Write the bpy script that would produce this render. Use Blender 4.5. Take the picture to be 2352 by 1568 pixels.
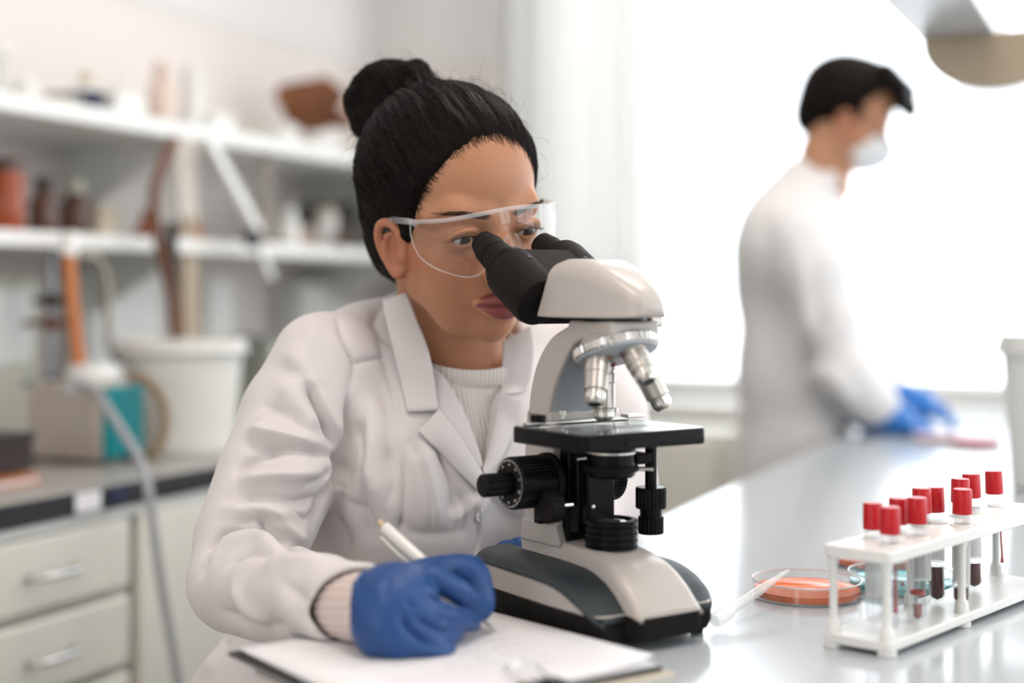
import bpy, bmesh, math, random
import numpy as np
from mathutils import Vector, Matrix, noise
from mathutils.bvhtree import BVHTree

for _o in list(bpy.data.objects): bpy.data.objects.remove(_o, do_unlink=True)
SC = bpy.context.scene
COL = SC.collection
random.seed(7)
R = math.radians

# ---------------------------------------------------------------- camera
FPX, HORIZON, CX0, CAMZ = 3360.0, 670.0, 1176.0, 1.16      # focal length in px of a 2352x1568 frame
cam_d = bpy.data.cameras.new('camera')
cam = bpy.data.objects.new('camera', cam_d); COL.objects.link(cam)
cam.location = (0, 0, CAMZ); cam.rotation_euler = (R(90), 0, 0)
cam_d.sensor_width = 36.0; cam_d.lens = 36.0 * FPX / 2352.0
cam_d.shift_y = -(784.0 - HORIZON) / 2352.0
cam_d.clip_start = 0.05
cam_d.dof.use_dof = True; cam_d.dof.focus_distance = 1.205; cam_d.dof.aperture_fstop = 1.85
SC.camera = cam

# ---------------------------------------------------------------- daylight outside and exposure
w = bpy.data.worlds.new('daylight'); SC.world = w; w.use_nodes = True
bg = w.node_tree.nodes['Background']
bg.inputs[0].default_value = (0.93, 0.97, 1.0, 1); bg.inputs[1].default_value = 3.6
SC.view_settings.view_transform = 'Standard'; SC.view_settings.look = 'None'
SC.view_settings.gamma = 1.0; SC.view_settings.use_curve_mapping = False
SC.view_settings.exposure = 0.30
SC.cycles.use_denoising = True
SC.cycles.max_bounces = 6; SC.cycles.diffuse_bounces = 3; SC.cycles.glossy_bounces = 3
SC.cycles.use_adaptive_sampling = True; SC.cycles.adaptive_threshold = .09; SC.cycles.adaptive_min_samples = 16
SC.cycles.transmission_bounces = 4; SC.cycles.transparent_max_bounces = 10
SC.cycles.caustics_reflective = False; SC.cycles.caustics_refractive = False
SC.cycles.sample_clamp_indirect = 6.0

# room axes: U runs along the shelf wall and the bench edge, V crosses the room
TH = R(24.0)
U = Vector((math.sin(TH), math.cos(TH), 0)); V = Vector((math.cos(TH), -math.sin(TH), 0))
A0, A1, B0, B1, ZC = -2.4, 3.36, -1.88, 2.7, 2.9            # room extents along U, V and ceiling height
BENCH = 0.90
def RW(a, b, z=0.0): return U * a + V * b + Vector((0, 0, z))
def AT(px, py, d): return Vector(((px - CX0) / FPX * d, d, CAMZ - (py - HORIZON) / FPX * d))
def ONZ(px, py, z):
    d = (CAMZ - z) * FPX / (py - HORIZON); return AT(px, py, d)
def ONB(px, py, b):                                          # on a plane parallel to the shelf wall
    kx = (px - CX0) / FPX; d = b / (kx * V.x + V.y); return AT(px, py, d)
ROOMROT = Matrix(((U.x, V.x, 0), (U.y, V.y, 0), (0, 0, 1)))  # local x->U, y->V (left handed pair, only for points)

def portal(name, loc, normal, w_, h_):
    l = bpy.data.lights.new(name, 'AREA'); l.shape = 'RECTANGLE'; l.size = w_; l.size_y = h_
    l.cycles.is_portal = True
    o = bpy.data.objects.new(name, l); COL.objects.link(o); o.location = loc
    o.rotation_euler = Vector(normal).to_track_quat('-Z', 'Y').to_euler()
    return o

# windows: (wall, from, to, sill, head)
WIN_FAR = (-1.42, 2.45, 0.905, 2.62)     # far wall, along V
ADDED_WIN_RIGHT = [(-0.6, 0.4), (1.2, 3.0)]   # added openings in the unseen right wall for more light, along U
ADDED_WIN_BACK = [(-1.7, -0.5)]    # added opening behind the camera to fill the room, along V
portal('window_daylight', RW(A1 + .02, (WIN_FAR[0] + WIN_FAR[1]) / 2, (WIN_FAR[2] + WIN_FAR[3]) / 2), -U, WIN_FAR[1] - WIN_FAR[0], WIN_FAR[3] - WIN_FAR[2])
for a_, b_ in ADDED_WIN_RIGHT: portal('window_daylight', RW((a_ + b_) / 2, B1 + .02, 1.76), -V, b_ - a_, 1.72)  # portals for the added right-wall windows
for a_, b_ in ADDED_WIN_BACK: portal('window_daylight', RW(A0 - .02, (a_ + b_) / 2, 1.7), U, b_ - a_, 1.5)  # portal for the added window behind the camera
# ================================================================ helpers
def link(o, parent=None):
    COL.objects.link(o)
    if parent is not None: o.parent = parent
    return o
def tag(o, label=None, cat=None, group=None, kind=None):
    if label: o['label'] = label
    if cat: o['category'] = cat
    if group: o['group'] = group
    if kind: o['kind'] = kind
    return o
def empty(name, loc=(0, 0, 0), label=None, cat=None, group=None, rz=0.0):
    o = bpy.data.objects.new(name, None); o.location = loc; o.rotation_euler = (0, 0, rz); o.empty_display_size = .02
    COL.objects.link(o); bpy.context.view_layer.update()
    return tag(o, label, cat, group)

MATS = {}
def mat(name, col, rough=.5, metal=0.0, spec=.5, trans=0.0, ior=1.45, coat=0.0, sss=0.0, var=0.0, vscale=30.0,
        bump=0.0, bscale=200.0, emit=None, estr=0.0, sheen=0.0, stretch=None, alpha=1.0):
    m = bpy.data.materials.new(name); m.use_nodes = True
    nt = m.node_tree; p = nt.nodes['Principled BSDF']
    p.inputs['Base Color'].default_value = (*col, 1); p.inputs['Roughness'].default_value = rough
    p.inputs['Metallic'].default_value = metal; p.inputs['Specular IOR Level'].default_value = spec
    p.inputs['Transmission Weight'].default_value = trans; p.inputs['IOR'].default_value = ior
    p.inputs['Coat Weight'].default_value = coat; p.inputs['Coat Roughness'].default_value = .12
    p.inputs['Sheen Weight'].default_value = sheen; p.inputs['Alpha'].default_value = alpha
    if sss:
        p.inputs['Subsurface Weight'].default_value = sss
        p.inputs['Subsurface Radius'].default_value = (1.0, .35, .2); p.inputs['Subsurface Scale'].default_value = .006
    if emit: p.inputs['Emission Color'].default_value = (*emit, 1); p.inputs['Emission Strength'].default_value = estr
    tc = nt.nodes.new('ShaderNodeTexCoord'); mp = nt.nodes.new('ShaderNodeMapping')
    nt.links.new(tc.outputs['Object'], mp.inputs['Vector'])
    if stretch: mp.inputs['Scale'].default_value = stretch
    nz = nt.nodes.new('ShaderNodeTexNoise'); nz.inputs['Scale'].default_value = vscale; nz.inputs['Detail'].default_value = 3
    nt.links.new(mp.outputs['Vector'], nz.inputs['Vector'])
    rm = nt.nodes.new('ShaderNodeMixRGB'); rm.blend_type = 'MULTIPLY'
    rm.inputs['Color1'].default_value = (*col, 1); rm.inputs['Fac'].default_value = var
    nt.links.new(nz.outputs['Fac'], rm.inputs['Color2'])
    nt.links.new(rm.outputs['Color'], p.inputs['Base Color'])
    if bump:
        n2 = nt.nodes.new('ShaderNodeTexNoise'); n2.inputs['Scale'].default_value = bscale; n2.inputs['Detail'].default_value = 4
        nt.links.new(mp.outputs['Vector'], n2.inputs['Vector'])
        bp = nt.nodes.new('ShaderNodeBump'); bp.inputs['Strength'].default_value = bump; bp.inputs['Distance'].default_value = .001
        nt.links.new(n2.outputs['Fac'], bp.inputs['Height']); nt.links.new(bp.outputs['Normal'], p.inputs['Normal'])
    MATS[name] = m
    return m
def thin_clear(name, tint, gloss=.04, rough=.03):
    """thin clear plastic or glass sheet: lets light straight through, reflects by angle"""
    m = bpy.data.materials.new(name); m.use_nodes = True; nt = m.node_tree
    nt.nodes.remove(nt.nodes['Principled BSDF']); out = nt.nodes['Material Output']
    t = nt.nodes.new('ShaderNodeBsdfTransparent'); t.inputs[0].default_value = (*tint, 1)
    g = nt.nodes.new('ShaderNodeBsdfGlossy'); g.inputs['Roughness'].default_value = rough
    lw = nt.nodes.new('ShaderNodeLayerWeight'); pw = nt.nodes.new('ShaderNodeMath'); pw.operation = 'POWER'; pw.inputs[1].default_value = 4.0
    nt.links.new(lw.outputs['Facing'], pw.inputs[0])
    ad = nt.nodes.new('ShaderNodeMath'); ad.operation = 'MULTIPLY_ADD'; ad.inputs[1].default_value = .55; ad.inputs[2].default_value = gloss
    nt.links.new(pw.outputs[0], ad.inputs[0])
    mx = nt.nodes.new('ShaderNodeMixShader'); nt.links.new(ad.outputs[0], mx.inputs[0])
    nt.links.new(t.outputs[0], mx.inputs[1]); nt.links.new(g.outputs[0], mx.inputs[2]); nt.links.new(mx.outputs[0], out.inputs[0])
    MATS[name] = m; return m

def frame(o=(0, 0, 0), z=(0, 0, 1), x=None):
    """matrix whose local z is the given axis"""
    z = Vector(z).normalized()
    if x is None: x = Vector((1, 0, 0)) if abs(z.x) < .9 else Vector((0, 1, 0))
    x = Vector(x); x = (x - z * x.dot(z)).normalized(); y = z.cross(x)
    return Matrix(((x.x, y.x, z.x, o[0]), (x.y, y.y, z.y, o[1]), (x.z, y.z, z.z, o[2]), (0, 0, 0, 1)))
def axes(o, x, y, z): 
    return Matrix(((x[0], y[0], z[0], o[0]), (x[1], y[1], z[1], o[1]), (x[2], y[2], z[2], o[2]), (0, 0, 0, 1)))

class MB:
    """collects shapes, then becomes ONE mesh object"""
    def __init__(s): s.v = []; s.f = []; s.mi = []; s.cur = 0
    def add(s, vs, fs, M=None):
        n = len(s.v)
        if M is not None: vs = [M @ Vector(v) for v in vs]
        s.v += [tuple(v) for v in vs]; s.f += [tuple(i + n for i in f) for f in fs]; s.mi += [s.cur] * len(fs)
        return s
    def box(s, c, size, M=None):
        x, y, z = (k / 2 for k in size)
        vs = [(c[0] + i * x, c[1] + j * y, c[2] + k * z) for k in (-1, 1) for j in (-1, 1) for i in (-1, 1)]
        return s.add(vs, [(0, 2, 3, 1), (4, 5, 7, 6), (0, 1, 5, 4), (2, 6, 7, 3), (0, 4, 6, 2), (1, 3, 7, 5)], M)
    def lathe(s, prof, M=None, seg=32, cap=True, sx=1.0, sy=1.0):
        vs = []; fs = []
        for r, z in prof:
            for i in range(seg):
                a = 2 * math.pi * i / seg; vs.append((r * math.cos(a) * sx, r * math.sin(a) * sy, z))
        for j in range(len(prof) - 1):
            for i in range(seg):
                k = (i + 1) % seg; fs.append((j * seg + i, j * seg + k, (j + 1) * seg + k, (j + 1) * seg + i))
        if cap:
            fs.append(tuple(range(seg))[::-1]); n = (len(prof) - 1) * seg; fs.append(tuple(n + i for i in range(seg)))
        return s.add(vs, fs, M)
    def cyl(s, a, b, r, r2=None, seg=24):
        a = Vector(a); b = Vector(b)
        return s.lathe([(r, 0), (r if r2 is None else r2, (b - a).length)], frame(a, b - a), seg)
    def tube(s, pts, r, seg=12, cap=True, flat=1.0, up=None):
        pts = [Vector(p) for p in pts]; n = len(pts)
        rr = r if hasattr(r, '__len__') else [r] * n
        vs = []; fs = []; ref = Vector(up) if up is not None else None
        for i, p in enumerate(pts):
            t = (pts[min(i + 1, n - 1)] - pts[max(i - 1, 0)]).normalized()
            if ref is None: ref = Vector((0, 0, 1)) if abs(t.z) < .9 else Vector((1, 0, 0))
            x = (ref - t * ref.dot(t)).normalized(); y = t.cross(x); ref = x
            for k in range(seg):
                a = 2 * math.pi * k / seg; vs.append(p + x * math.cos(a) * rr[i] * flat + y * math.sin(a) * rr[i])
        for j in range(n - 1):
            for k in range(seg):
                q = (k + 1) % seg; fs.append((j * seg + k, j * seg + q, (j + 1) * seg + q, (j + 1) * seg + k))
        if cap: fs.append(tuple(range(seg))[::-1]); fs.append(tuple((n - 1) * seg + k for k in range(seg)))
        return s.add(vs, fs)
    def prism(s, poly, h, M=None, z0=0.0):
        n = len(poly); vs = [(x, y, z0) for x, y in poly] + [(x, y, z0 + h) for x, y in poly]
        fs = [tuple(range(n))[::-1], tuple(range(n, 2 * n))] + [(i, (i + 1) % n, n + (i + 1) % n, n + i) for i in range(n)]
        return s.add(vs, fs, M)
    def loft(s, rings, M=None, cap=True, closed=True):
        n = len(rings[0]); vs = [p for r in rings for p in r]; fs = []
        m = n if closed else n - 1
        for j in range(len(rings) - 1):
            for i in range(m):
                k = (i + 1) % n; fs.append((j * n + i, j * n + k, (j + 1) * n + k, (j + 1) * n + i))
        if cap and closed: fs.append(tuple(range(n))[::-1]); q = (len(rings) - 1) * n; fs.append(tuple(q + i for i in range(n)))
        return s.add(vs, fs, M)
    def ball(s, c, r, M=None, seg=20, rings=12):
        r = r if hasattr(r, '__len__') else (r, r, r); prof = []
        vs = []; fs = []
        for j in range(rings + 1):
            th = math.pi * j / rings
            for i in range(seg):
                a = 2 * math.pi * i / seg
                vs.append((c[0] + r[0] * math.sin(th) * math.cos(a), c[1] + r[1] * math.sin(th) * math.sin(a), c[2] - r[2] * math.cos(th)))
        for j in range(rings):
            for i in range(seg):
                k = (i + 1) % seg; fs.append((j * seg + i, j * seg + k, (j + 1) * seg + k, (j + 1) * seg + i))
        return s.add(vs, fs, M)
    def build(s, name, m, parent=None, bevel=0.0, smooth=True, angle=40, seg=2, sub=0, solid=0.0, off=0.0, local=False):
        me = bpy.data.meshes.new(name); me.from_pydata(s.v, [], s.f); 
        ms = m if isinstance(m, (list, tuple)) else [m]
        for x in ms: me.materials.append(x)
        if len(ms) > 1: me.polygons.foreach_set('material_index', s.mi)
        bm = bmesh.new(); bm.from_mesh(me); bmesh.ops.remove_doubles(bm, verts=bm.verts, dist=1e-6)
        bmesh.ops.recalc_face_normals(bm, faces=bm.faces); bm.to_mesh(me); bm.free()
        if smooth:
            me.polygons.foreach_set('use_smooth', [True] * len(me.polygons)); me.set_sharp_from_angle(angle=R(angle))
        o = bpy.data.objects.new(name, me); link(o)
        if parent is not None:
            o.parent = parent
            if not local: o.matrix_parent_inverse = parent.matrix_world.inverted()
        if solid: q = o.modifiers.new('thickness', 'SOLIDIFY'); q.thickness = solid; q.offset = off
        if bevel: q = o.modifiers.new('edge', 'BEVEL'); q.width = bevel; q.segments = seg; q.limit_method = 'ANGLE'; q.angle_limit = R(35)
        if sub: q = o.modifiers.new('smooth', 'SUBSURF'); q.levels = sub; q.render_levels = sub
        return o
def mesh_np(name, Vn, Fn, m, parent=None, smooth=True):
    me = bpy.data.meshes.new(name); Vn = np.asarray(Vn, dtype=np.float32); Fn = np.asarray(Fn, dtype=np.int32)
    me.vertices.add(len(Vn)); me.vertices.foreach_set('co', Vn.ravel())
    k = Fn.shape[1]; me.loops.add(Fn.size); me.loops.foreach_set('vertex_index', Fn.ravel())
    me.polygons.add(len(Fn)); me.polygons.foreach_set('loop_start', np.arange(0, Fn.size, k, dtype=np.int32))
    me.update(calc_edges=True); me.validate()
    if smooth: me.polygons.foreach_set('use_smooth', np.ones(len(me.polygons), dtype=bool))
    for x in (m if isinstance(m, (list, tuple)) else [m]): me.materials.append(x)
    o = bpy.data.objects.new(name, me); link(o)
    if parent is not None: o.parent = parent; o.matrix_parent_inverse = parent.matrix_world.inverted()
    return o
def copy_tree(o, parent=None):
    c = o.copy(); COL.objects.link(c)
    if parent is not None: c.parent = parent
    for ch in [x for x in bpy.data.objects if x.parent == o]: copy_tree(ch, c)
    return c
def arc(c, r, a0, a1, n, ax=(1, 0, 0), ay=(0, 0, 1)):
    c = Vector(c); ax = Vector(ax); ay = Vector(ay)
    return [c + ax * r * math.cos(R(a0 + (a1 - a0) * i / (n - 1))) + ay * r * math.sin(R(a0 + (a1 - a0) * i / (n - 1))) for i in range(n)]
def spline(pts, n=8):
    """Catmull-Rom through the points"""
    P = [np.array(p, float) for p in pts]; P = [2 * P[0] - P[1]] + P + [2 * P[-1] - P[-2]]; out = []
    for i in range(1, len(P) - 2):
        for k in range(n):
            t = k / n; a, b, c, d = P[i - 1:i + 3]
            out.append(.5 * ((2 * b) + (-a + c) * t + (2 * a - 5 * b + 4 * c - d) * t * t + (-a + 3 * b - 3 * c + d) * t ** 3))
    out.append(P[-2]); return [Vector(p) for p in out] if len(out[0]) == 3 else [tuple(p) for p in out]
def rrect(wx, wy, r, n=5):
    out = []
    for cx, cy, a in ((wx / 2 - r, wy / 2 - r, 0), (-wx / 2 + r, wy / 2 - r, 90), (-wx / 2 + r, -wy / 2 + r, 180), (wx / 2 - r, -wy / 2 + r, 270)):
        for i in range(n + 1): t = R(a + 90 * i / n); out.append((cx + r * math.cos(t), cy + r * math.sin(t)))
    return out

# ---------------------------------------------------------------- distance-field modelling
class SDF:
    def __init__(s, lo, hi, h):
        s.lo = np.array(lo, np.float32); s.h = h; s.n = np.ceil((np.array(hi) - s.lo) / h).astype(int) + 1
        s.D = np.full(s.n, 1.0, np.float32)
    def _box(s, lo, hi):
        a = np.clip(np.floor((np.array(lo) - s.lo) / s.h).astype(int), 0, s.n); b = np.clip(np.ceil((np.array(hi) - s.lo) / s.h).astype(int) + 1, 0, s.n)
        sl = tuple(slice(i, j) for i, j in zip(a, b))
        ax = [(s.lo[k] + s.h * np.arange(a[k], b[k])).astype(np.float32) for k in range(3)]
        return sl, ax[0][:, None, None], ax[1][None, :, None], ax[2][None, None, :]
    def op(s, fn, lo, hi, k=.01, mode='u'):
        pad = k * 1.6 + 3 * s.h
        sl, X, Y, Z = s._box(np.array(lo) - pad, np.array(hi) + pad)
        A = s.D[sl]
        if A.size == 0: return s
        B = fn(X, Y, Z)
        if mode == 's': A = -A
        h = np.clip(.5 + .5 * (A - B) / k, 0, 1)
        M = A * (1 - h) + B * h - k * h * (1 - h)
        if mode == 's': M = -M
        s.D[sl] = M; return s
    def ell(s, c, r, k=.01, rot=None, mode='u'):
        r = np.array(r if hasattr(r, '__len__') else (r, r, r), np.float32); m = float(r.max()); c = np.array(c, np.float32)
        Q = None if rot is None else np.array(rot.to_3x3().transposed(), np.float32)
        def fn(X, Y, Z):
            x, y, z = X - c[0], Y - c[1], Z - c[2]
            if Q is not None: x, y, z = (Q[i, 0] * x + Q[i, 1] * y + Q[i, 2] * z for i in range(3))
            k0 = np.sqrt((x / r[0]) ** 2 + (y / r[1]) ** 2 + (z / r[2]) ** 2) + 1e-6
            k1 = np.sqrt((x / r[0] ** 2) ** 2 + (y / r[1] ** 2) ** 2 + (z / r[2] ** 2) ** 2) + 1e-6
            return k0 * (k0 - 1) / k1
        return s.op(fn, c - m, c + m, k, mode)
    def cone(s, a, b, ra, rb=None, k=.01, mode='u'):
        rb = ra if rb is None else rb; a = np.array(a, np.float32); b = np.array(b, np.float32); d = b - a; L = float(d @ d) + 1e-12
        m = max(ra, rb)
        def fn(X, Y, Z):
            x, y, z = X - a[0], Y - a[1], Z - a[2]
            t = np.clip((x * d[0] + y * d[1] + z * d[2]) / L, 0, 1)
            return np.sqrt((x - t * d[0]) ** 2 + (y - t * d[1]) ** 2 + (z - t * d[2]) ** 2) - (ra + (rb - ra) * t)
        return s.op(fn, np.minimum(a, b) - m, np.maximum(a, b) + m, k, mode)
    def chain(s, pts, rs, k=.01, mode='u', n=0):
        pts = [tuple(p) for p in pts]
        if n:
            q = spline(pts, n); rs = np.interp(np.linspace(0, len(pts) - 1, len(q)), range(len(pts)), rs); pts = q
        kk = k
        fns = []
        for i in range(len(pts) - 1): 
            if n and i > 0: kk = k
            s.cone(pts[i], pts[i + 1], float(rs[i]), float(rs[i + 1]), kk if i == 0 or not n else max(k, .001), mode)
        return s
    def mesh(s, smooth=2):
        D = s.D; ins = D < 0; n = D.shape
        C = np.zeros((n[0] - 1, n[1] - 1, n[2] - 1), np.int8)
        corners = [(i, j, k) for i in (0, 1) for j in (0, 1) for k in (0, 1)]
        for i, j, k in corners: C += ins[i:n[0] - 1 + i, j:n[1] - 1 + j, k:n[2] - 1 + k]
        act = (C > 0) & (C < 8); idx = np.argwhere(act)
        ID = np.full(C.shape, -1, np.int64); ID[act] = np.arange(len(idx))
        vals = np.stack([D[idx[:, 0] + i, idx[:, 1] + j, idx[:, 2] + k] for i, j, k in corners], 1)
        acc = np.zeros((len(idx), 3)); cnt = np.zeros(len(idx))
        for p in range(8):
            for q in range(p + 1, 8):
                if sum(x != y for x, y in zip(corners[p], corners[q])) != 1: continue
                a, b = vals[:, p], vals[:, q]; m = (a < 0) != (b < 0)
                t = np.where(m, a / np.where(m, a - b, 1), 0)
                cp, cq = np.array(corners[p]), np.array(corners[q])
                acc += np.where(m[:, None], cp + t[:, None] * (cq - cp), 0); cnt += m
        Vn = (idx + acc / cnt[:, None]) * s.h + s.lo
        faces = []
        for ax in range(3):
            o1, o2 = [k for k in range(3) if k != ax]
            sl_a = [slice(None)] * 3; sl_b = [slice(None)] * 3; sl_a[ax] = slice(0, -1); sl_b[ax] = slice(1, None)
            ch = ins[tuple(sl_a)] != ins[tuple(sl_b)]; e = np.argwhere(ch)
            e = e[(e[:, o1] > 0) & (e[:, o2] > 0) & (e[:, o1] < n[o1] - 1) & (e[:, o2] < n[o2] - 1)]
            def cell(d1, d2):
                q = e.copy(); q[:, o1] -= d1; q[:, o2] -= d2; return ID[q[:, 0], q[:, 1], q[:, 2]]
            f = np.stack([cell(1, 1), cell(0, 1), cell(0, 0), cell(1, 0)], 1)
            flip = ins[e[:, 0], e[:, 1], e[:, 2]] ^ (ax == 1)
            f[~flip] = f[~flip][:, ::-1]; faces.append(f)
        Fn = np.concatenate(faces); Fn = Fn[(Fn >= 0).all(1)]
        for _ in range(smooth): Vn = lap(Vn, Fn, .5)
        return Vn, Fn
def lap(Vn, Fn, w):
    acc = np.zeros_like(Vn); cnt = np.zeros(len(Vn))
    for i in range(Fn.shape[1]):
        a, b = Fn[:, i], Fn[:, (i + 1) % Fn.shape[1]]
        for q, r_ in ((a, b), (b, a)):
            for c in range(3): acc[:, c] += np.bincount(q, Vn[r_, c], len(Vn))
            cnt += np.bincount(q, minlength=len(Vn))
    return Vn * (1 - w) + w * acc / np.maximum(cnt, 1)[:, None]
def vnormals(Vn, Fn):
    a = Vn[Fn[:, 2]] - Vn[Fn[:, 0]]; b = Vn[Fn[:, 3 % Fn.shape[1]]] - Vn[Fn[:, 1]]; fn = np.cross(a, b)
    N = np.zeros_like(Vn)
    for i in range(Fn.shape[1]):
        for c in range(3): N[:, c] += np.bincount(Fn[:, i], fn[:, c], len(Vn))
    return N / (np.linalg.norm(N, axis=1, keepdims=True) + 1e-12)
def bvh_of(Vn, Fn): return BVHTree.FromPolygons([tuple(v) for v in Vn], [tuple(int(i) for i in f) for f in Fn])
def on_surface(bvh, px, py, back=None):
    """where the sight line through a photo pixel meets a modelled surface"""
    r = Vector(((px - CX0) / FPX, 1, -(py - HORIZON) / FPX)).normalized()
    h = bvh.ray_cast(Vector((0, 0, CAMZ)), r)
    if h[0] is None: return None, None
    return h[0], h[1]
def polyline_dist(Vn, pts):
    P = np.array([tuple(p) for p in pts]); best = np.full(len(Vn), 9.0); tb = np.zeros(len(Vn))
    for i in range(len(P) - 1):
        a, d = P[i], P[i + 1] - P[i]; t = np.clip(((Vn - a) @ d) / (d @ d + 1e-12), 0, 1)
        q = np.linalg.norm(Vn - a - t[:, None] * d, axis=1); m = q < best; best[m] = q[m]; tb[m] = (i + t[m]) / (len(P) - 1)
    return best, tb
def sculpt(Vn, Fn, strokes, bvh=None):
    """press folds and creases into a surface: (pixel polyline, width, height)"""
    bvh = bvh or bvh_of(Vn, Fn); N = vnormals(Vn, Fn); out = Vn.copy()
    for px, wd, ht in strokes:
        pts = []
        for p in spline(px, 5):
            h, _ = on_surface(bvh, p[0], p[1])
            if h is not None: pts.append(h)
        if len(pts) < 2: continue
        P = np.array([tuple(p) for p in pts]); lo = P.min(0) - 3 * wd; hi = P.max(0) + 3 * wd
        m = np.where(((Vn > lo) & (Vn < hi)).all(1))[0]
        d, t = polyline_dist(Vn[m], pts)
        fade = np.clip(np.minimum(t, 1 - t) * 4 + .15, 0, 1)
        out[m] += N[m] * (ht * fade * (np.exp(-(d / wd) ** 2) if ht > 0 else np.exp(-np.sqrt((d / wd) ** 2 + .02) * 1.3 + .18)))[:, None]
    return out
# ================================================================ the setting
M_wall_up = mat('wall_white_paint', (.76, .745, .725), .8, var=.04, vscale=3)
M_wall_low = mat('wall_pinkish_paint', (.80, .74, .70), .8, var=.06, vscale=4)
M_floor = mat('floor_vinyl', (.55, .53, .50), .45, var=.1, vscale=6)
M_ceil = mat('ceiling_paint', (.86, .85, .83), .9, var=.02)
M_white = mat('white_lacquer', (.82, .82, .79), .4, var=.03)
M_cream = mat('cream_laminate', (.72, .70, .62), .45, var=.05, vscale=8)
M_edge = mat('dark_worktop_edge', (.02, .021, .023), .4, var=.2)
M_wtop = mat('grey_worktop', (.42, .40, .37), .35, var=.12, vscale=40)
M_bench = mat('pale_grey_bench_top', (.50, .54, .565), .15, spec=.5, var=.05, vscale=9, bump=.02, bscale=60)
M_steel = mat('brushed_steel', (.62, .62, .62), .3, 1.0, var=.1)
M_plas_w = mat('white_plastic', (.80, .80, .77), .4, var=.03)
M_black = mat('black_plastic', (.012, .012, .013), .38, var=.2)

def rbox(mb, a0, a1, b0, b1, z0, z1):
    """box given in room axes"""
    M = axes(RW((a0 + a1) / 2, (b0 + b1) / 2, (z0 + z1) / 2), V, U, Vector((0, 0, 1)))
    return mb.box((0, 0, 0), (b1 - b0, a1 - a0, z1 - z0), M)
def struct(o, **k): o['kind'] = 'structure'; return o
PAINT = 1.74
struct(rbox(MB(), A0 - .2, A1 + .2, B0 - .2, B1 + .2, -.1, 0).build('floor', M_floor))
struct(rbox(MB(), A0 - .2, A1 + .2, B0 - .2, B1 + .2, ZC, ZC + .1).build('ceiling', M_ceil))
wl = rbox(MB(), A0 - .2, A1, B0 - .2, B0, 0, PAINT).build('wall_left', M_wall_low); struct(wl)
rbox(MB(), A0 - .2, A1, B0 - .2, B0 + .004, PAINT, ZC).build('upper_wall', M_wall_up, wl)
def wall_with_holes(name, along, fixed, lo, hi, holes, sill, head, m, thick=.2):
    """a wall with window openings, in rectangular pieces"""
    mb = MB()
    def put(p0, p1, z0, z1):
        if p1 - p0 < 1e-4 or z1 - z0 < 1e-4: return
        if along == 'V': rbox(mb, *(sorted((fixed, fixed + thick))), p0, p1, z0, z1)
        else: rbox(mb, p0, p1, *(sorted((fixed, fixed + thick))), z0, z1)
    put(lo, hi, 0, sill); put(lo, hi, head, ZC); e = lo
    for p0, p1 in holes: put(e, p0, sill, head); e = p1
    put(e, hi, sill, head)
    return struct(mb.build(name, m))
wf = wall_with_holes('wall_far', 'V', A1, B0 - .2, B1 + .2, [WIN_FAR[:2]], WIN_FAR[2], WIN_FAR[3], M_wall_low)
rbox(MB(), A1 - .006, A1, B0, WIN_FAR[0] - .0, PAINT, ZC).build('upper_wall', M_wall_up, wf)
wall_with_holes('wall_right', 'U', B1, A0 - .2, A1 + .2, ADDED_WIN_RIGHT, .9, 2.62, M_wall_up)
wall_with_holes('wall_back', 'V', A0 - .2, B0 - .2, B1 + .2, ADDED_WIN_BACK, .95, 2.45, M_wall_up)
M_frame = mat('window_frame_white', (.8, .8, .78), .4)
def window(name, along, fixed, p0, p1, z0, z1, n):
    t, d = .05, .05
    mb = MB()
    def put(q0, q1, y0, y1, dd=0.0):
        if along == 'V': rbox(mb, fixed + .05 - dd, fixed + .05 + d, q0, q1, y0, y1)
        else: rbox(mb, q0, q1, fixed + .05 - dd, fixed + .05 + d, y0, y1)
    put(p0, p1, z0, z0 + t); put(p0, p1, z1 - t, z1); put(p0, p0 + t, z0 + t, z1 - t); put(p1 - t, p1, z0 + t, z1 - t)
    for i in range(1, n):
        q = p0 + (p1 - p0) * i / n; put(q - t / 2, q + t / 2, z0 + t, z1 - t)
    return struct(mb.build(name, M_frame, bevel=.004))
M_glass_win = thin_clear('window_glass', (.98, .99, 1.0), .05, .01)
def panes(win, along, fixed, p0, p1, z0, z1, n):
    for i in range(n):
        q0 = p0 + (p1 - p0) * i / n + .02; q1 = p0 + (p1 - p0) * (i + 1) / n - .02; mb = MB()
        if along == 'V': rbox(mb, fixed + .073, fixed + .077, q0, q1, z0 + .02, z1 - .02)
        else: rbox(mb, q0, q1, fixed + .073, fixed + .077, z0 + .02, z1 - .02)
        mb.build('pane', M_glass_win, win)
_w = window('window_1', 'V', A1, *WIN_FAR, 1); panes(_w, 'V', A1, *WIN_FAR, 1)
_k = 2
for a_, b_ in ADDED_WIN_RIGHT: _w = window('window_%d' % _k, 'U', B1, a_, b_, .9, 2.62, 2); _k += 1  # frames of the added, unseen windows that brighten the room from the right
for a_, b_ in ADDED_WIN_BACK: _w = window('window_%d' % _k, 'V', A0 - .15, a_, b_, .95, 2.45, 2); _k += 1  # frame of the added fill window behind the camera
# window sill along the far wall
_s = struct(rbox(MB(), A1 - .10, A1 + .06, WIN_FAR[0] - .05, WIN_FAR[1] + .05, .875, .905).build('trim_1', M_white, bevel=.006))
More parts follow.
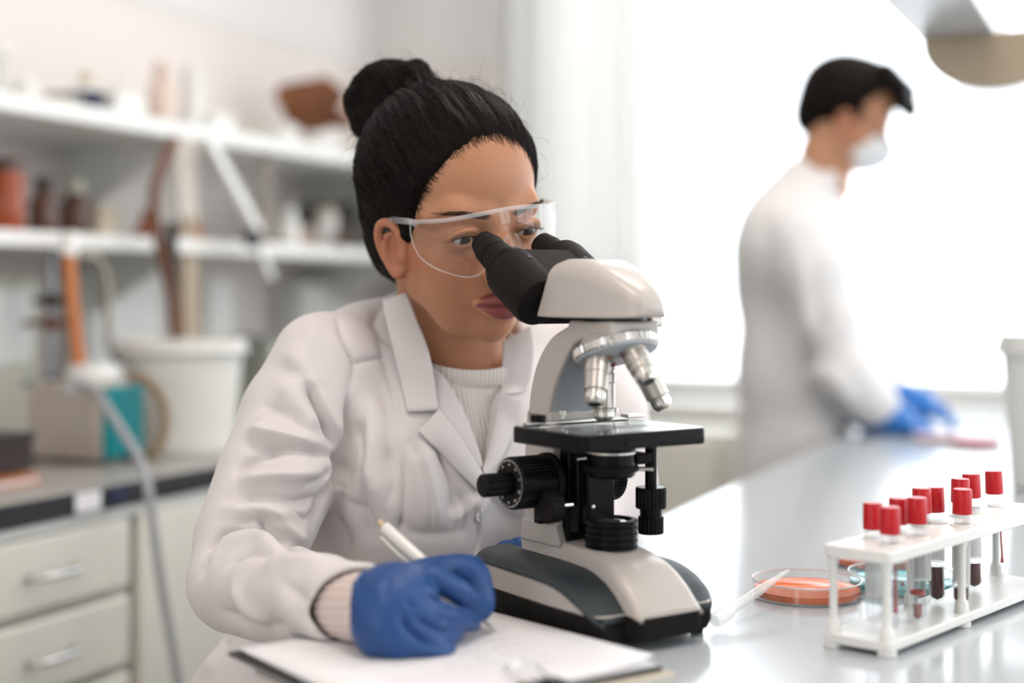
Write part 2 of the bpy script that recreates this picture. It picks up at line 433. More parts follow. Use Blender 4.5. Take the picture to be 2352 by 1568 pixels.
# gathered white curtain at the left jamb of the window
M_curt = mat('sheer_white_curtain', (.86, .85, .83), .8, var=.03)
_p = MATS['sheer_white_curtain'].node_tree; _pr = _p.nodes['Principled BSDF']
_tr = _p.nodes.new('ShaderNodeBsdfTranslucent'); _tr.inputs[0].default_value = (.9, .9, .88, 1)
_mx = _p.nodes.new('ShaderNodeMixShader'); _mx.inputs[0].default_value = .52
_p.links.new(_pr.outputs[0], _mx.inputs[1]); _p.links.new(_tr.outputs[0], _mx.inputs[2]); _p.links.new(_mx.outputs[0], _p.nodes['Material Output'].inputs[0])
mb = MB(); n = 90; c0, c1 = -1.46, -1.08
rings = []
for z in (.915, 1.3, 1.9, 2.66):
    row = []
    for i in range(n + 1):
        t = i / n; b = c0 + (c1 - c0) * t
        a = A1 - .155 + .030 * math.sin(t * 2 * math.pi * 6 + .4 * math.sin(z * 2)) * (.8 + .2 * math.sin(7 * t)) + .01 * math.sin(31 * t)
        row.append(RW(a, b, z))
    rings.append(row)
mb.loft(rings, cap=False, closed=False)
tag(mb.build('curtain', M_curt, solid=.002), 'gathered white curtain hanging at the left side of the bright window', 'curtain')
tag(MB().cyl(RW(A1 - .155, -1.6, 2.69), RW(A1 - .155, 2.5, 2.69), .012).build('curtain_rod', M_steel), 'steel curtain rod above the bright window', 'curtain rod')

# low cream wall cupboards under the far window, left of the standing man
lowc = empty('low_cupboard', RW(A1 - .3, -.95, 0), 'low cream cupboard under the window behind the standing person', 'cupboard')
rbox(MB(), A1 - .30, A1, B0 + .62, -.20, 0, .86).build('body', M_cream, lowc, bevel=.004)
for b_ in (-1.2, -.86, -.52):
    d = rbox(MB(), A1 - .318, A1 - .301, b_ + .008, b_ + .325, .10, .62).build('door', M_cream, lowc, bevel=.004)
    MB().cyl(RW(A1 - .335, b_ + .29, .42), RW(A1 - .335, b_ + .29, .54), .006).build('handle', M_steel, d)
    d = rbox(MB(), A1 - .318, A1 - .301, b_ + .008, b_ + .325, .63, .84).build('drawer', M_cream, lowc, bevel=.004)
    MB().ball((0, 0, 0), .014, Matrix.Translation(RW(A1 - .332, b_ + .16, .74))).build('knob', M_steel, d)

# lab bench (island) with pale glossy top
bench = empty('lab_bench', RW(1.9, .2, 0), 'long lab bench with pale glossy top carrying the microscope', 'bench')
rbox(MB(), .55, A1 - .115, -.535, 1.0, BENCH - .035, BENCH).build('worktop', M_bench, bench, bevel=.006, seg=3)
rbox(MB(), .75, A1 - .2, -.10, .80, 0.0, BENCH - .035).build('base_cabinet', M_cream, bench, bevel=.004)
for i in range(5):
    a = .75 + i * .48
    d = rbox(MB(), a + .01, a + .47, -.118, -.1, .1, BENCH - .06).build('door', M_cream, bench, bevel=.004)
    MB().cyl(RW(a + .42, -.135, .55), RW(a + .42, -.135, .68), .006).build('handle', M_steel, d)

# wall counter on the left
CB = -1.30                                           # front edge of the counter
counter = empty('wall_counter_top', RW(1.2, -1.55, .85), 'long grey worktop with dark edge along the shelf wall', 'worktop')
rbox(MB(), .1, A1 - .31, B0, CB - .002, BENCH - .006, BENCH).build('worktop', M_wtop, counter, bevel=.002)
rbox(MB(), .1, A1 - .31, CB - .03, CB, BENCH - .034, BENCH - .002).build('front_edge', M_edge, counter, bevel=.002)
# cupboards under it: unit of drawers, then a door unit, repeated
def handle(parent, p, half=.055):
    mb = MB(); q = [p - U * half, p - U * half + V * .022, p + U * half + V * .022, p + U * half]
    mb.tube([q[0], q[0] + V * .012, q[1] + U * .008, q[2] - U * .008, q[3] + V * .012, q[3]], .0042, 10)
    return mb.build('handle', M_steel, parent)
# where the joint between drawers and door falls in the picture: x = 300 px on the drawer fronts
_j = ONB(298, 1350, CB - .02); a_joint = _j.dot(U)
units = [(a_joint - .694, a_joint - .348, 'drawers'), (a_joint - .346, a_joint, 'drawers'), (a_joint + .002, a_joint + .43, 'door'), (a_joint + .432, a_joint + .86, 'door'), (a_joint + .862, A1 - .31, 'door')]
un_lab = {0: 'cream drawer unit at the near end of the wall counter, cut by the picture edge', 1: 'cream unit of drawers with silver handles under the wall counter',
          2: 'cream door cupboard right of the drawers, behind the seated person\'s elbow', 3: 'cream door cupboard under the counter mostly hidden behind the seated person', 4: 'last cream cupboard under the wall counter, near the far wall'}
for i, (a0, a1, kind) in enumerate(units):
    if i == 3 or i == 4 or i == 0: pass
    root = empty('base_cupboard', RW((a0 + a1) / 2, CB - .3, 0), un_lab[i], 'cupboard', 'cupboards under the wall counter')
    rbox(MB(), a0, a1, B0, CB - .031, 0.02, BENCH - .007).build('body', M_cream, root)
    rbox(MB(), a0, a1, CB - .035, CB - .008, BENCH - .049, BENCH - .0345).build('top_rail', M_white, root, bevel=.002)
    if kind == 'drawers':
        ztop = BENCH - .052
        for k, h in enumerate((.107, .107, .20, .20)):
            d = rbox(MB(), a0 + .004, a1 - .012, CB - .028, CB - .008, ztop - h + .012, ztop).build('drawer', M_cream, root, bevel=.005, seg=3)
            handle(d, RW(a0 + (a1 - a0) * .50, CB - .008, ztop - h * .45), .041)
            ztop -= h
    else:
        d = rbox(MB(), a0 + .006, a1 - .006, CB - .028, CB - .008, .1, BENCH - .050).build('door', M_cream, root, bevel=.005, seg=3)
        handle(d, RW(a1 - .09, CB - .008, .70))

# shelves on the wall
SB = -1.58
Z1, Z2 = 1.460, 1.254
def shelf(z, a0, a1, th, label, b1=SB):
    root = empty('wall_shelf', RW((a0 + a1) / 2, B0, z), label, 'shelf', 'shelves on the left wall')
    rbox(MB(), a0, a1, B0, b1, z - th, z).build('board', M_white, root, bevel=.003)
    a = a0 + .25
    while a < a1:
        M = axes(RW(a, B0, z - th), V, Vector((0, 0, -1)), U)
        MB().prism([(0, 0), (.24, 0), (.24, .015), (.02, .14), (0, .14)], .02, M).build('bracket', M_white, root)
        a += .85
    return root
shelf(Z1, .2, A1 - .02, .030, 'upper white wall shelf crowded with glassware and a brown rock')
shelf(Z2, .2, A1 - .02, .026, 'lower white wall shelf with amber bottles and small jars')

# added warm ceiling panels, out of view, put in as room fill
M_fill_panel = mat('added_fill_diffuser', (.9, .9, .88), .5, emit=(1.0, .88, .80), estr=3.5)
fill_lab = ['added warm ceiling fill panel, unseen, above the wall counter', 'added warm ceiling fill panel, unseen, above the seated person', 'added warm ceiling fill panel, unseen, behind the camera', 'added warm ceiling fill panel, unseen, near the added right windows']
for i, (a, b) in enumerate(((.7, -.25), (2.3, -.30), (-.9, -.6), (.4, 1.4))):
    root = empty('added_fill_panel', RW(a, b, ZC - .06), fill_lab[i], 'ceiling light', 'added ceiling fill lights')
    rbox(MB(), a - .31, a + .31, b - .31, b + .31, ZC - .06, ZC - .001).build('housing', M_white, root, bevel=.004)
    rbox(MB(), a - .29, a + .29, b - .29, b + .29, ZC - .066, ZC - .06).build('diffuser', M_fill_panel, root)
    l = bpy.data.lights.new('added_fill_light', 'AREA'); l.size = .56; l.energy = 5.5; l.color = (1.0, .84, .75)  # added fill lamp, no fixture in view
    lo = bpy.data.objects.new('added_fill_light', l); link(lo); lo.location = RW(a, b, ZC - .07); lo.parent = root; lo.matrix_parent_inverse = root.matrix_world.inverted()
# ================================================================ microscope
MF = Vector((.559, -.829, 0)); MS = Vector((.829, .559, 0)); MO = Vector((.0763, 1.1247, BENCH))
M_mw = mat('microscope_white_enamel', (.49, .45, .415), .32, coat=.2, var=.03, vscale=12)
M_mb = mat('microscope_black_gloss', (.005, .005, .0055), .3, spec=.15, var=.2, vscale=60)
M_mbm = mat('microscope_black_satin', (.011, .0095, .0085), .6, spec=.12, bump=.12, bscale=900)
M_pad = mat('microscope_textured_pad', (.017, .026, .030), .42, bump=.5, bscale=1400)
M_arm = mat('microscope_grey_enamel', (.42, .45, .47), .35, var=.04)
M_chr = mat('chrome', (.75, .74, .72), .16, 1.0)
M_alu = mat('satin_aluminium', (.62, .60, .57), .33, 1.0, var=.06)
M_objw = mat('objective_barrel', (.55, .52, .48), .28, .9)
M_ring_o = mat('orange_ring', (.60, .16, .03), .4); M_ring_r = mat('dark_red_ring', (.30, .03, .04), .4)
M_lens = mat('lens_glass', (.05, .06, .07), .05, spec=.8)
M_scale = mat('engraved_white', (.75, .75, .73), .6)
M_glass = thin_clear('clear_glass', (.93, .96, .96), .07, .02)
scope = empty('microscope', MO, 'white and black binocular compound microscope standing on the bench', 'microscope')
scope.matrix_world = axes(MO, MF, MS, Vector((0, 0, 1))); bpy.context.view_layer.update()
def mp(mb, name, m, parent=None, **k): return mb.build(name, m, parent or scope, local=True, **k)
AY = lambda o, d=1: frame(o, (0, d, 0), (1, 0, 0))           # axis across the microscope

# base: profile heights along f
def zpad(f): return float(np.interp(f, [-.115, -.02, .0, .015, .029, .041, .050, .056], [.051, .0502, .0495, .0475, .0430, .0370, .0295, .0245]))
def wplan(f, w): return float(np.interp(f, [-.115, -.108, -.098, .0, .03, .044, .052, .056], [w - .014, w - .004, w - .001, w + .003, w + .003, w + .001, w - .003, w - .008]))
fsx = list(np.linspace(-.115, .03, 16)) + list(np.linspace(.034, .056, 9))
mb = MB(); rings = []
for f in fsx:                                                   # black plinth
    wq = wplan(f, .058) + .001; zt = min(.0262, zpad(f) - .002); zb = .006 + max(0, -f * .02)
    rings.append([(f, -wq + .004, zb), (f, -wq, zb + .006), (f, -wq, zt), (f, 0, zt), (f, wq, zt), (f, wq, zb + .006), (f, wq - .004, zb), (f, 0, zb)])
mb.loft(rings); mp(mb, 'plinth', M_mbm, bevel=.0012)
mb = MB(); rings = []
for f in fsx:                                                   # white body shell seen as a side band
    wq = wplan(f, .058); zt = zpad(f) - .004; zb = float(np.interp(f, [-.115, .0, .034, .056], [.0255, .0262, .0266, .0250])); zt = max(zt, zb + .0012)
    rings.append([(f, -wq, zb), (f, -wq, zt), (f, 0, zt), (f, wq, zt), (f, wq, zb), (f, 0, zb)])
mb.loft(rings); mp(mb, 'base_shell', M_mw, bevel=.0008)
def ridge_w(f): return float(np.interp(f, [-.115, -.04, .0, .02, .04, .072], [.021, .0215, .0245, .0265, .0285, .0300]))
for sg in (-1, 1):                                              # textured top pads
    mb = MB(); rings = []
    for f in fsx:
        wq = wplan(f, .058) + .0022; zt = zpad(f); ri = ridge_w(f) - .003
        rings.append([(f, sg * ri, zt - .008), (f, sg * ri, zt + .0012), (f, sg * (wq - .012), zt + .001), (f, sg * (wq - .004), zt - .0008), (f, sg * wq, zt - .0045), (f, sg * (wq - .001), zt - .0072), (f, sg * (wq - .006), zt - .008)])
    mb.loft(rings); mp(mb, 'pad', M_pad)
mb = MB(); rings = []                                          # white ridge running forward to the nose
def zrid(f): return float(np.interp(f, [-.09, -.03, .0, .012, .024, .034, .046, .058, .066, .072], [.066, .0655, .0650, .0635, .0605, .0568, .0505, .0415, .0335, .0275]))
for f in list(np.linspace(-.09, .0, 8)) + list(np.linspace(.006, .072, 15)):
    wq = ridge_w(f); zt = zrid(f); zb = .024
    rings.append([(f, -wq - .001, zb), (f, -wq - .0005, zt - .006), (f, -wq + .002, zt - .0015), (f, -wq + .006, zt), (f, 0, zt + .0008), (f, wq - .006, zt), (f, wq - .002, zt - .0015), (f, wq + .0005, zt - .006), (f, wq + .001, zb)])
mb.loft(rings); mp(mb, 'base_ridge', M_mw)
mb = MB(); mb.prism([(.0, -.031), (.066, -.031), (.0725, -.0265), (.0725, .0265), (.066, .031), (.0, .031)], .017, z0=.0085); mp(mb, 'nose_plinth', M_mbm, bevel=.0015)
for f, s in ((-.095, -.042), (-.095, .042), (.042, -.042), (.042, .050)):
    mb = MB(); mb.lathe([(.0045, 0), (.005, .002), (.005, .012)], Matrix.Translation((f, s, 0)), 14); mp(mb, 'foot', M_mb)
# lamp collar with ribs and its lens
pr = [(.0205, .0640)]
for k in range(4):
    z = .0655 + k * .0048; pr += [(.0205, z), (.0193, z + .0008), (.0193, z + .0016), (.0205, z + .0024)]
pr += [(.0205, .0850), (.0195, .0858), (.0165, .0858), (.0162, .0825), (.0, .0825)]
mb = MB(); mb.lathe(pr, None, 48, cap=False); col_ = mp(mb, 'lamp_collar', M_mb, angle=30)
mb = MB(); mb.lathe([(.0158, .0826), (.010, .0848), (.0, .0856)], None, 32, cap=False); mp(mb, 'lens', M_lens, col_)
# lower pillar
mb = MB(); mb.prism([(-.087, .064), (-.0455, .064), (-.0405, .078), (-.0440, .12), (-.0475, .165), (-.0815, .165), (-.0850, .125), (-.0855, .09)], .046, axes((0, .023, 0), (1, 0, 0), (0, 0, 1), (0, -1, 0)))
mp(mb, 'pillar', M_mw, bevel=.002, seg=3)
mb = MB(); mb.prism([(-.0885, .060), (-.036, .060), (-.036, .0655), (-.0415, .078), (-.0875, .078)], .048, axes((0, .024, 0), (1, 0, 0), (0, 0, 1), (0, -1, 0)))
mp(mb, 'pillar_foot', M_mw, bevel=.0015)
# curved upper arm
outer = spline([(-.0830, .140), (-.0805, .158), (-.0760, .182), (-.0665, .2045), (-.049, .2230), (-.0255, .2335)], 5)
inner = spline([(.030, .2235), (.006, .2240), (-.010, .2225), (-.0225, .2150), (-.0395, .1915), (-.0490, .168), (-.0535, .140)], 5)
poly = outer + [(-.0245, .2378), (.0300, .2378)] + inner
mb = MB(); mb.prism(poly, .046, axes((0, .023, 0), (1, 0, 0), (0, 0, 1), (0, -1, 0))); mp(mb, 'arm', M_mw, bevel=.0022, seg=3, angle=50)
mb = MB(); q = [(a + .0016 * 0, b) for a, b in inner[3:]]      # grey inner face of the arm
rings = [[(a + .0004, -.0205, b), (a + .0004, .0205, b), (a - .004, .0205, b), (a - .004, -.0205, b)] for a, b in inner[6:]]
mb.loft(rings); mp(mb, 'arm_inner_face', M_arm, angle=60)
# focus slide block and stage bracket
mb = MB(); mb.box((-.038, 0, .105), (.012, .034, .082)); mb.box((-.0275, -.004, .107), (.012, .024, .07)); mp(mb, 'focus_slide', M_mb, bevel=.0012)
mb = MB(); mb.box((-.018, .000, .1105), (.012, .026, .062)); mb.box((-.026, .0, .1355), (.05, .03, .012)); mp(mb, 'stage_bracket', M_mb, bevel=.0015)
for z in (.128, .094):
    mb = MB(); mb.lathe([(.0018, 0), (.0018, .0012), (.0012, .0016)], frame((-.0118, -.009, z), (1, 0, 0)), 10); mp(mb, 'screw', M_alu)
mb = MB(); mb.lathe([(.0022, 0), (.0022, .0016), (.0015, .002)], AY((-.052, -.023, .1305), -1), 10); mp(mb, 'screw', M_alu)
# stage
ZS = .157
mb = MB(); pl = [(x + .0025, y - .0045) for x, y in rrect(.095, .119, .008)]
mb.prism(pl, .012, z0=ZS - .0125); st = mp(mb, 'stage', M_mb, bevel=.0008)
mb = MB(); mb.prism([(x + .0025, y - .0045) for x, y in rrect(.092, .116, .007)], .0006, z0=ZS - .0006); mp(mb, 'stage_plate', mat('stage_satin_grey', (.08, .08, .085), .12, spec=.8), st)
mb = MB(); mb.box((.050, .012, ZS - .0085), (.003, .075, .004)); mp(mb, 'guide_rail', M_mb, st, bevel=.0005)
mb = MB(); mb.lathe([(.012, 0), (.012, .0004), (.0, .0004)], Matrix.Translation((0, 0, ZS)), 28, cap=False); mp(mb, 'aperture', M_lens, st)
# slide holder, slide and clips
mb = MB(); mb.box((-.036, -.006, ZS + .0014), (.006, .100, .0024)); mb.box((-.036, .050, ZS + .0032), (.010, .018, .0030)); hold = mp(mb, 'slide_holder', M_alu, st, bevel=.0006)
mb = MB(); mb.tube(spline([(-.030, -.055, ZS + .003), (-.022, -.060, ZS + .0035), (-.008, -.052, ZS + .003), (.006, -.047, ZS + .002)], 5), .0012, 8, flat=.6); mp(mb, 'clip', M_chr, hold)
mb = MB(); mb.box((.001, -.002, ZS + .0008), (.026, .076, .0011)); mp(mb, 'slide', M_glass, st)
mb = MB(); mb.lathe([(.0062, 0), (.0062, .0055), (.0052, .0062)], Matrix.Translation((-.030, -.0475, ZS + .0022)), 24); mp(mb, 'holder_knob', M_mb, hold)
for s in (-.022, .030):
    mb = MB(); mb.lathe([(.0015, 0), (.0015, .0025), (.0030, .0027), (.0030, .0062), (.0024, .0068)], Matrix.Translation((-.034, s, ZS + .004)), 16); mp(mb, 'screw', M_alu, hold)
# coaxial stage drive at the right side
def knurl(r, z0, z1, n=36, dep=.0006, ch=.0008):
    out = []
    for z, q in ((z0, -ch), (z0 + ch, 0), (z1 - ch, 0), (z1, -ch)):
        out.append([((r + q - (dep if (i % 4) in (2, 3) else 0)) * math.cos(2 * math.pi * i / (4 * n)), (r + q - (dep if (i % 4) in (2, 3) else 0)) * math.sin(2 * math.pi * i / (4 * n)), z) for i in range(4 * n)])
    return out
T = Matrix.Translation((-.0100, .0475, 0))
mb = MB(); mb.lathe([(.0047, .105), (.0047, .150)], T, 20); drv = mp(mb, 'stage_drive_shaft', M_mb)
mb = MB(); mb.loft(knurl(.0122, .0885, .1055, 22), T); mp(mb, 'drive_knob', M_mb, drv, angle=30)
mb = MB(); mb.lathe([(.0088, .0825), (.0088, .0888)], T, 24); mb.lathe([(.0088, .0825), (.006, .0815)], T, 24); mp(mb, 'drive_neck', M_mb, drv)
mb = MB(); mb.loft(knurl(.0102, .0685, .0825, 20), T); mp(mb, 'drive_knob', M_mb, drv, angle=30)
# condenser under the stage
mb = MB(); mb.lathe([(.0188, .1360), (.0188, .1400), (.0175, .1410), (.0120, .1440), (0, .1440)], None, 40, cap=False); mb.lathe([(.0165, .1180), (.0185, .1200), (.0185, .1360)], None, 40); cond = mp(mb, 'condenser', M_mb)
mb = MB(); mb.lathe([(.0192, .1362), (.0192, .1376)], None, 40); mp(mb, 'condenser_ring', M_alu, cond)
mb = MB(); mb.lathe([(.0205, .1225), (.0212, .1232), (.0212, .1262), (.0205, .1270)], None, 40); mp(mb, 'iris_ring', M_mbm, cond)
mb = MB(); mb.tube([(.0150, .0150, .1245), (.0190, .0215, .1245), (.0205, .0245, .1245)], [.0018, .0018, .0024], 10); mp(mb, 'iris_lever', M_alu, cond)
mb = MB(); mb.tube([(-.0080, -.0190, .1330), (-.0100, -.0260, .1322)], [.0034, .0028], 10, flat=.5); mp(mb, 'clamp_screw', M_alu, cond)
mb = MB(); mb.box((.005, .020, .1325), (.022, .014, .007)); mb.box((.008, .0225, .1290), (.008, .010, .004)); mp(mb, 'filter_arm', M_mbm, cond, bevel=.001)
# focus knobs on both sides
for sg in (-1, 1):
    T = axes((-.0480, sg * .0235, .1120), (1, 0, 0), (0, 0, -sg), (0, sg, 0))
    mb = MB(); mb.lathe([(.0212, 0), (.0218, .001), (.0218, .0045), (.0210, .0055)], T, 48); kn = mp(mb, 'focus_knob_collar', M_mbm)
    mb = MB(); mb.loft(knurl(.0205, .0055, .0385 if sg < 0 else .0160, 44, .0007, .0012), T); ck = mp(mb, 'coarse_focus_knob', M_mb, angle=30)
    if sg < 0: mb = MB(); mb.loft(knurl(.0090, .0390, .0640, 20, .0005, .0012), T); mp(mb, 'fine_focus_knob', M_mb, angle=30)
    if sg < 0: mb = MB(); mb.lathe([(.0192, .0386), (.0192, .0390), (.010, .0390)], T, 48, cap=False); mp(mb, 'scale_disc', M_mbm, ck)
    if sg < 0:
        mb = MB()
        for i in range(100):
            t = 2 * math.pi * i / 100; l = .0020 if i % 5 == 0 else .0012
            mb.box((.0186 - l / 2, 0, .0391), (l, .00024, .0002), T @ Matrix.Rotation(t, 4, 'Z'))
        mp(mb, 'scale_marks', M_scale, ck)
        for i in range(10):
            cu = bpy.data.curves.new('digits', 'FONT'); cu.body = str(i * 20); cu.size = .0021; cu.align_x = 'CENTER'; cu.align_y = 'CENTER'; cu.extrude = .0001
            tmp = bpy.data.objects.new('digits', cu); me = bpy.data.meshes.new_from_object(tmp); bpy.data.objects.remove(tmp); me.materials.append(M_scale)
            o = bpy.data.objects.new('scale_number', me); link(o, ck); t = 2 * math.pi * i / 10 + .3
            o.matrix_local = T @ Matrix.Rotation(t, 4, 'Z') @ Matrix.Translation((.0146, 0, .0391)) @ Matrix.Rotation(-math.pi / 2, 4, 'Z')
# condenser height knob at the left
mb = MB(); mb.lathe([(.0038, 0), (.0038, .014)], AY((-.0255, -.020, .0950), -1), 18); sh = mp(mb, 'condenser_shaft', M_chr)
mb = MB(); mb.loft(knurl(.0128, .013, .0245, 20, .0004, .0012), axes((-.0255, -.020, .0950), (1, 0, 0), (0, 0, 1), (0, -1, 0))); mp(mb, 'condenser_focus_knob', M_mbm, sh, angle=30)
mb = MB(); mb.box((-.055, -.0285, .0855), (.008, .006, .016)); mb.tube([(-.055, -.031, .081), (-.046, -.031, .081)], .0014, 8); mp(mb, 'tension_lever', M_mb, bevel=.001)

# revolving nosepiece, tilted forward, with four objectives
TL = R(20); ax = Vector((math.sin(TL), 0, -math.cos(TL))); tc_ = Vector((.0045, 0, .2205))
TN = frame(tc_, ax, (0, 1, 0))
mb = MB(); mb.lathe([(.020, -.010), (.027, -.004), (.0295, 0)], TN, 40); mp(mb, 'nosepiece_mount', M_mw)
mb = MB(); mb.loft([[(x * 1.0, y, z) for x, y, z in r_] for r_ in knurl(.0335, .0, .0078, 40, .0009, .0010)], TN); tur = mp(mb, 'nosepiece_ring', M_chr, angle=30)
mb = MB(); mb.lathe([(.0322, .0074), (.0310, .0095), (.0220, .0125), (.0, .0135)], TN, 40, cap=False); mp(mb, 'nosepiece', M_arm, tur)
def objective(az, L, ring, rr=.0098):
    out = TN.to_3x3() @ Vector((math.cos(az), math.sin(az), 0))
    d = (ax * math.cos(R(19)) + out * math.sin(R(19))).normalized(); o0 = tc_ + ax * .0095 + out * .0185
    T = frame(o0, d)
    mb = MB(); mb.lathe([(.0088, -.003), (.0098, 0), (.0098, .0050), (.0090, .0056), (.0090, .0080), (.0098, .0086), (rr, .0150), (rr * .93, .0158), (rr * .93, L - .011), (rr * .80, L - .010), (rr * .80, L - .003), (rr * .55, L), (0.0, L)], T, 36, cap=False)
    ob = mp(mb, 'objective', M_objw, tur)
    mb = MB(); mb.lathe([(.0101, .0008), (.0101, .0030)], T, 36); mp(mb, 'colour_ring', ring, ob)
    mb = MB(); mb.lathe([(rr * .82, L - .0075), (rr * .82, L - .0040)], T, 36); mp(mb, 'front_band', M_chr, ob)
    mb = MB(); mb.lathe([(rr * .42, L + .0002), (0, L + .0004)], T, 20, cap=False); mp(mb, 'front_lens', M_lens, ob)
_e = TN.to_3x3().inverted() @ Vector((-1, 0, 0)); az0 = math.atan2(_e.y, _e.x)
_es = TN.to_3x3().inverted() @ Vector((0, -1, 0)); azs = math.atan2(_es.y, _es.x)
dirn = 1 if abs(((azs - az0 + math.pi) % (2 * math.pi)) - math.pi - math.pi / 2) < .2 else -1
objective(az0, .0455, M_ring_r); objective(az0 + dirn * math.pi / 2, .0400, M_ring_o)
objective(az0 + math.pi, .0320, M_ring_r); objective(az0 - dirn * math.pi / 2, .0470, M_ring_r)

# head: white housing and black binocular body
mb = MB(); mb.lathe([(.0250, .2378), (.0250, .2402)], Matrix.Translation((.004, 0, 0)), 40); mp(mb, 'head_ring', M_mb)
mb = MB(); mb.cyl((.0140, .020, .2372), (.0140, .028, .2372), .0018); mb.loft(knurl(.0040, 0, .0115, 14, .0003, .0006), frame((.0140, .0250, .2368), (.15, 1, 0))); mp(mb, 'head_clamp_screw', M_alu)
rings = []
def hsec(f, w0, w1, zb, zt, rad, n=6):
    """cross-section of the housing: flat bottom, rounded shoulders"""
    out = [(f, -w0, zb)]
    for i in range(n + 1): a = math.pi - (math.pi / 2) * i / n; out.append((f, -w1 + rad + rad * math.cos(a), zt - rad + rad * math.sin(a)))
    for i in range(n + 1): a = math.pi / 2 - (math.pi / 2) * i / n; out.append((f, w1 - rad + rad * math.cos(a), zt - rad + rad * math.sin(a)))
    out.append((f, w0, zb)); return out
for t, (f, w0, w1, zb, zt, rad) in enumerate([(-.0425, .0365, .0330, .2408, .2830, .013), (-.030, .0365, .0335, .2404, .2855, .014), (-.015, .0350, .0320, .2402, .2855, .015), (.0, .0325, .0290, .2402, .2825, .015),
        (.015, .0285, .0255, .2402, .2770, .014), (.028, .0245, .0215, .2402, .2705, .013), (.038, .0205, .0180, .2404, .2645, .012), (.0455, .0165, .0145, .2408, .2590, .010), (.0495, .0125, .0110, .2420, .2540, .006), (.0505, .009, .008, .2440, .2510, .003)]):
    rings.append(hsec(f, w0, w1, zb, zt, rad))
# the rear end leans forward with height, meeting the binocular body square to its tubes
r0 = [(p[0] + (p[2] - .2405) * .30 - .006, p[1], p[2]) for p in rings[0]]; rings[0] = r0
rings[1] = [(p[0] + (p[2] - .2405) * .18 - .003, p[1], p[2]) for p in rings[1]]
mb = MB(); mb.loft(rings); mp(mb, 'head_housing', M_mw, bevel=.0012, angle=50)
td = Vector((-math.cos(R(31)), 0, math.sin(R(31)))); tn_ = Vector((math.sin(R(31)), 0, math.cos(R(31))))
for sg in (-1, 1):
    tip = Vector((-.1365, sg * .0300, .3020)); T = frame(tip, -td, (0, 1, 0))
    mb = MB(); mb.lathe([(.0070, .0012), (.0088, .0), (.0104, .0012), (.0128, .0115), (.0132, .0130), (.0132, .0235), (.0126, .0240), (.0126, .0252), (.0138, .0258), (.0138, .0400), (.0120, .0410), (.0120, .047)], T, 40, cap=False); ey = mp(mb, 'eyepiece', M_mbm, angle=30)
    mb = MB(); mb.lathe([(.0072, .0016), (.0, .0024)], T, 24, cap=False); mp(mb, 'eye_lens', M_lens, ey)
    mb = MB(); mb.lathe([(.0150, .0408), (.0188, .0420), (.0196, .0428), (.0196, .0462), (.0190, .0468)], T, 40, cap=False); mb.lathe([(.0190, .0440), (.0120, .0440)], T, 40, cap=False); mp(mb, 'diopter_ring', M_mb, ey, angle=30)
    q0 = 0 if sg < 0 else -.018
    mb = MB(); mb.lathe([(.0150 if sg > 0 else .0192, .0466 + q0), (.0205 if sg > 0 else .0215, .0490 + q0), (.0222, .0560 + q0), (.0222, .0930), (.0205, .0985), (.0150, .1000), (0, .1000)], T, 44, cap=False); mb.lathe([(.0192 if sg < 0 else .0150, .0466 + q0), (0, .0466 + q0)], T, 44, cap=False); mp(mb, 'prism_housing', M_mbm, angle=35)
    for dx, dz in ((.006, .0215),):
        q = tip - td * .064 + tn_ * .0220 + Vector((0, -sg * .002, 0)); mb = MB(); mb.lathe([(.0021, 0), (.0021, .0007), (.0012, .0008)], frame(q, tn_), 12); mp(mb, 'screw', M_mb)
c = Vector((-.1365, 0, .3020)) - td * .0745
mb = MB(); mb.prism(rrect(.062, .041, .006), .050, frame(Vector((-.1365, 0, .3020)) - td * .048, -td, (0, 1, 0))); mp(mb, 'bridge', M_mbm, bevel=.001)
# ================================================================ seated person: head
def head_frame(yaw, pitch, roll, em, sc=1.0):
    yw, pt, rl = R(yaw), R(pitch), R(roll)
    n = Vector((math.sin(yw), -math.cos(yw), 0)); L = Vector((math.cos(yw), math.sin(yw), 0)); Z = Vector((0, 0, 1))
    f = n * math.cos(pt) - Z * math.sin(pt); u = Z * math.cos(pt) + n * math.sin(pt)
    l = L * math.cos(rl) + u * math.sin(rl); u = u * math.cos(rl) - L * math.sin(rl)
    M = axes((0, 0, 0), l, f, u); o = em - M @ Vector((0, .078 * sc, 0))
    return axes(o, l * sc, f * sc, u * sc)
HM = head_frame(33, 12, 8, AT(1142, 537, 1.262))             # her left, forward, up

def skin_material(name, base, lip, extra=None):
    m = mat(name, base, .46, spec=.35, sss=.22, bump=.06, bscale=700)
    nt = m.node_tree; p = nt.nodes['Principled BSDF']
    at = nt.nodes.new('ShaderNodeAttribute'); at.attribute_name = 'tint'
    src = p.inputs['Base Color'].links[0].from_socket
    mx = nt.nodes.new('ShaderNodeMixRGB'); mx.inputs['Color2'].default_value = (*lip, 1)
    sp = nt.nodes.new('ShaderNodeSeparateColor'); nt.links.new(at.outputs['Color'], sp.inputs[0])
    nt.links.new(sp.outputs[0], mx.inputs['Fac']); nt.links.new(src, mx.inputs['Color1'])
    m2 = nt.nodes.new('ShaderNodeMixRGB'); m2.inputs['Color2'].default_value = (.035, .020, .014, 1)
    nt.links.new(sp.outputs[1], m2.inputs['Fac']); nt.links.new(mx.outputs[0], m2.inputs['Color1'])
    m3 = nt.nodes.new('ShaderNodeMixRGB'); m3.inputs['Color2'].default_value = (.50, .17, .10, 1)
    nt.links.new(sp.outputs[2], m3.inputs['Fac']); nt.links.new(m2.outputs[0], m3.inputs['Color1'])
    nt.links.new(m3.outputs[0], p.inputs['Base Color'])
    return m
M_skin = skin_material('skin', (.45, .215, .118), (.25, .070, .066))
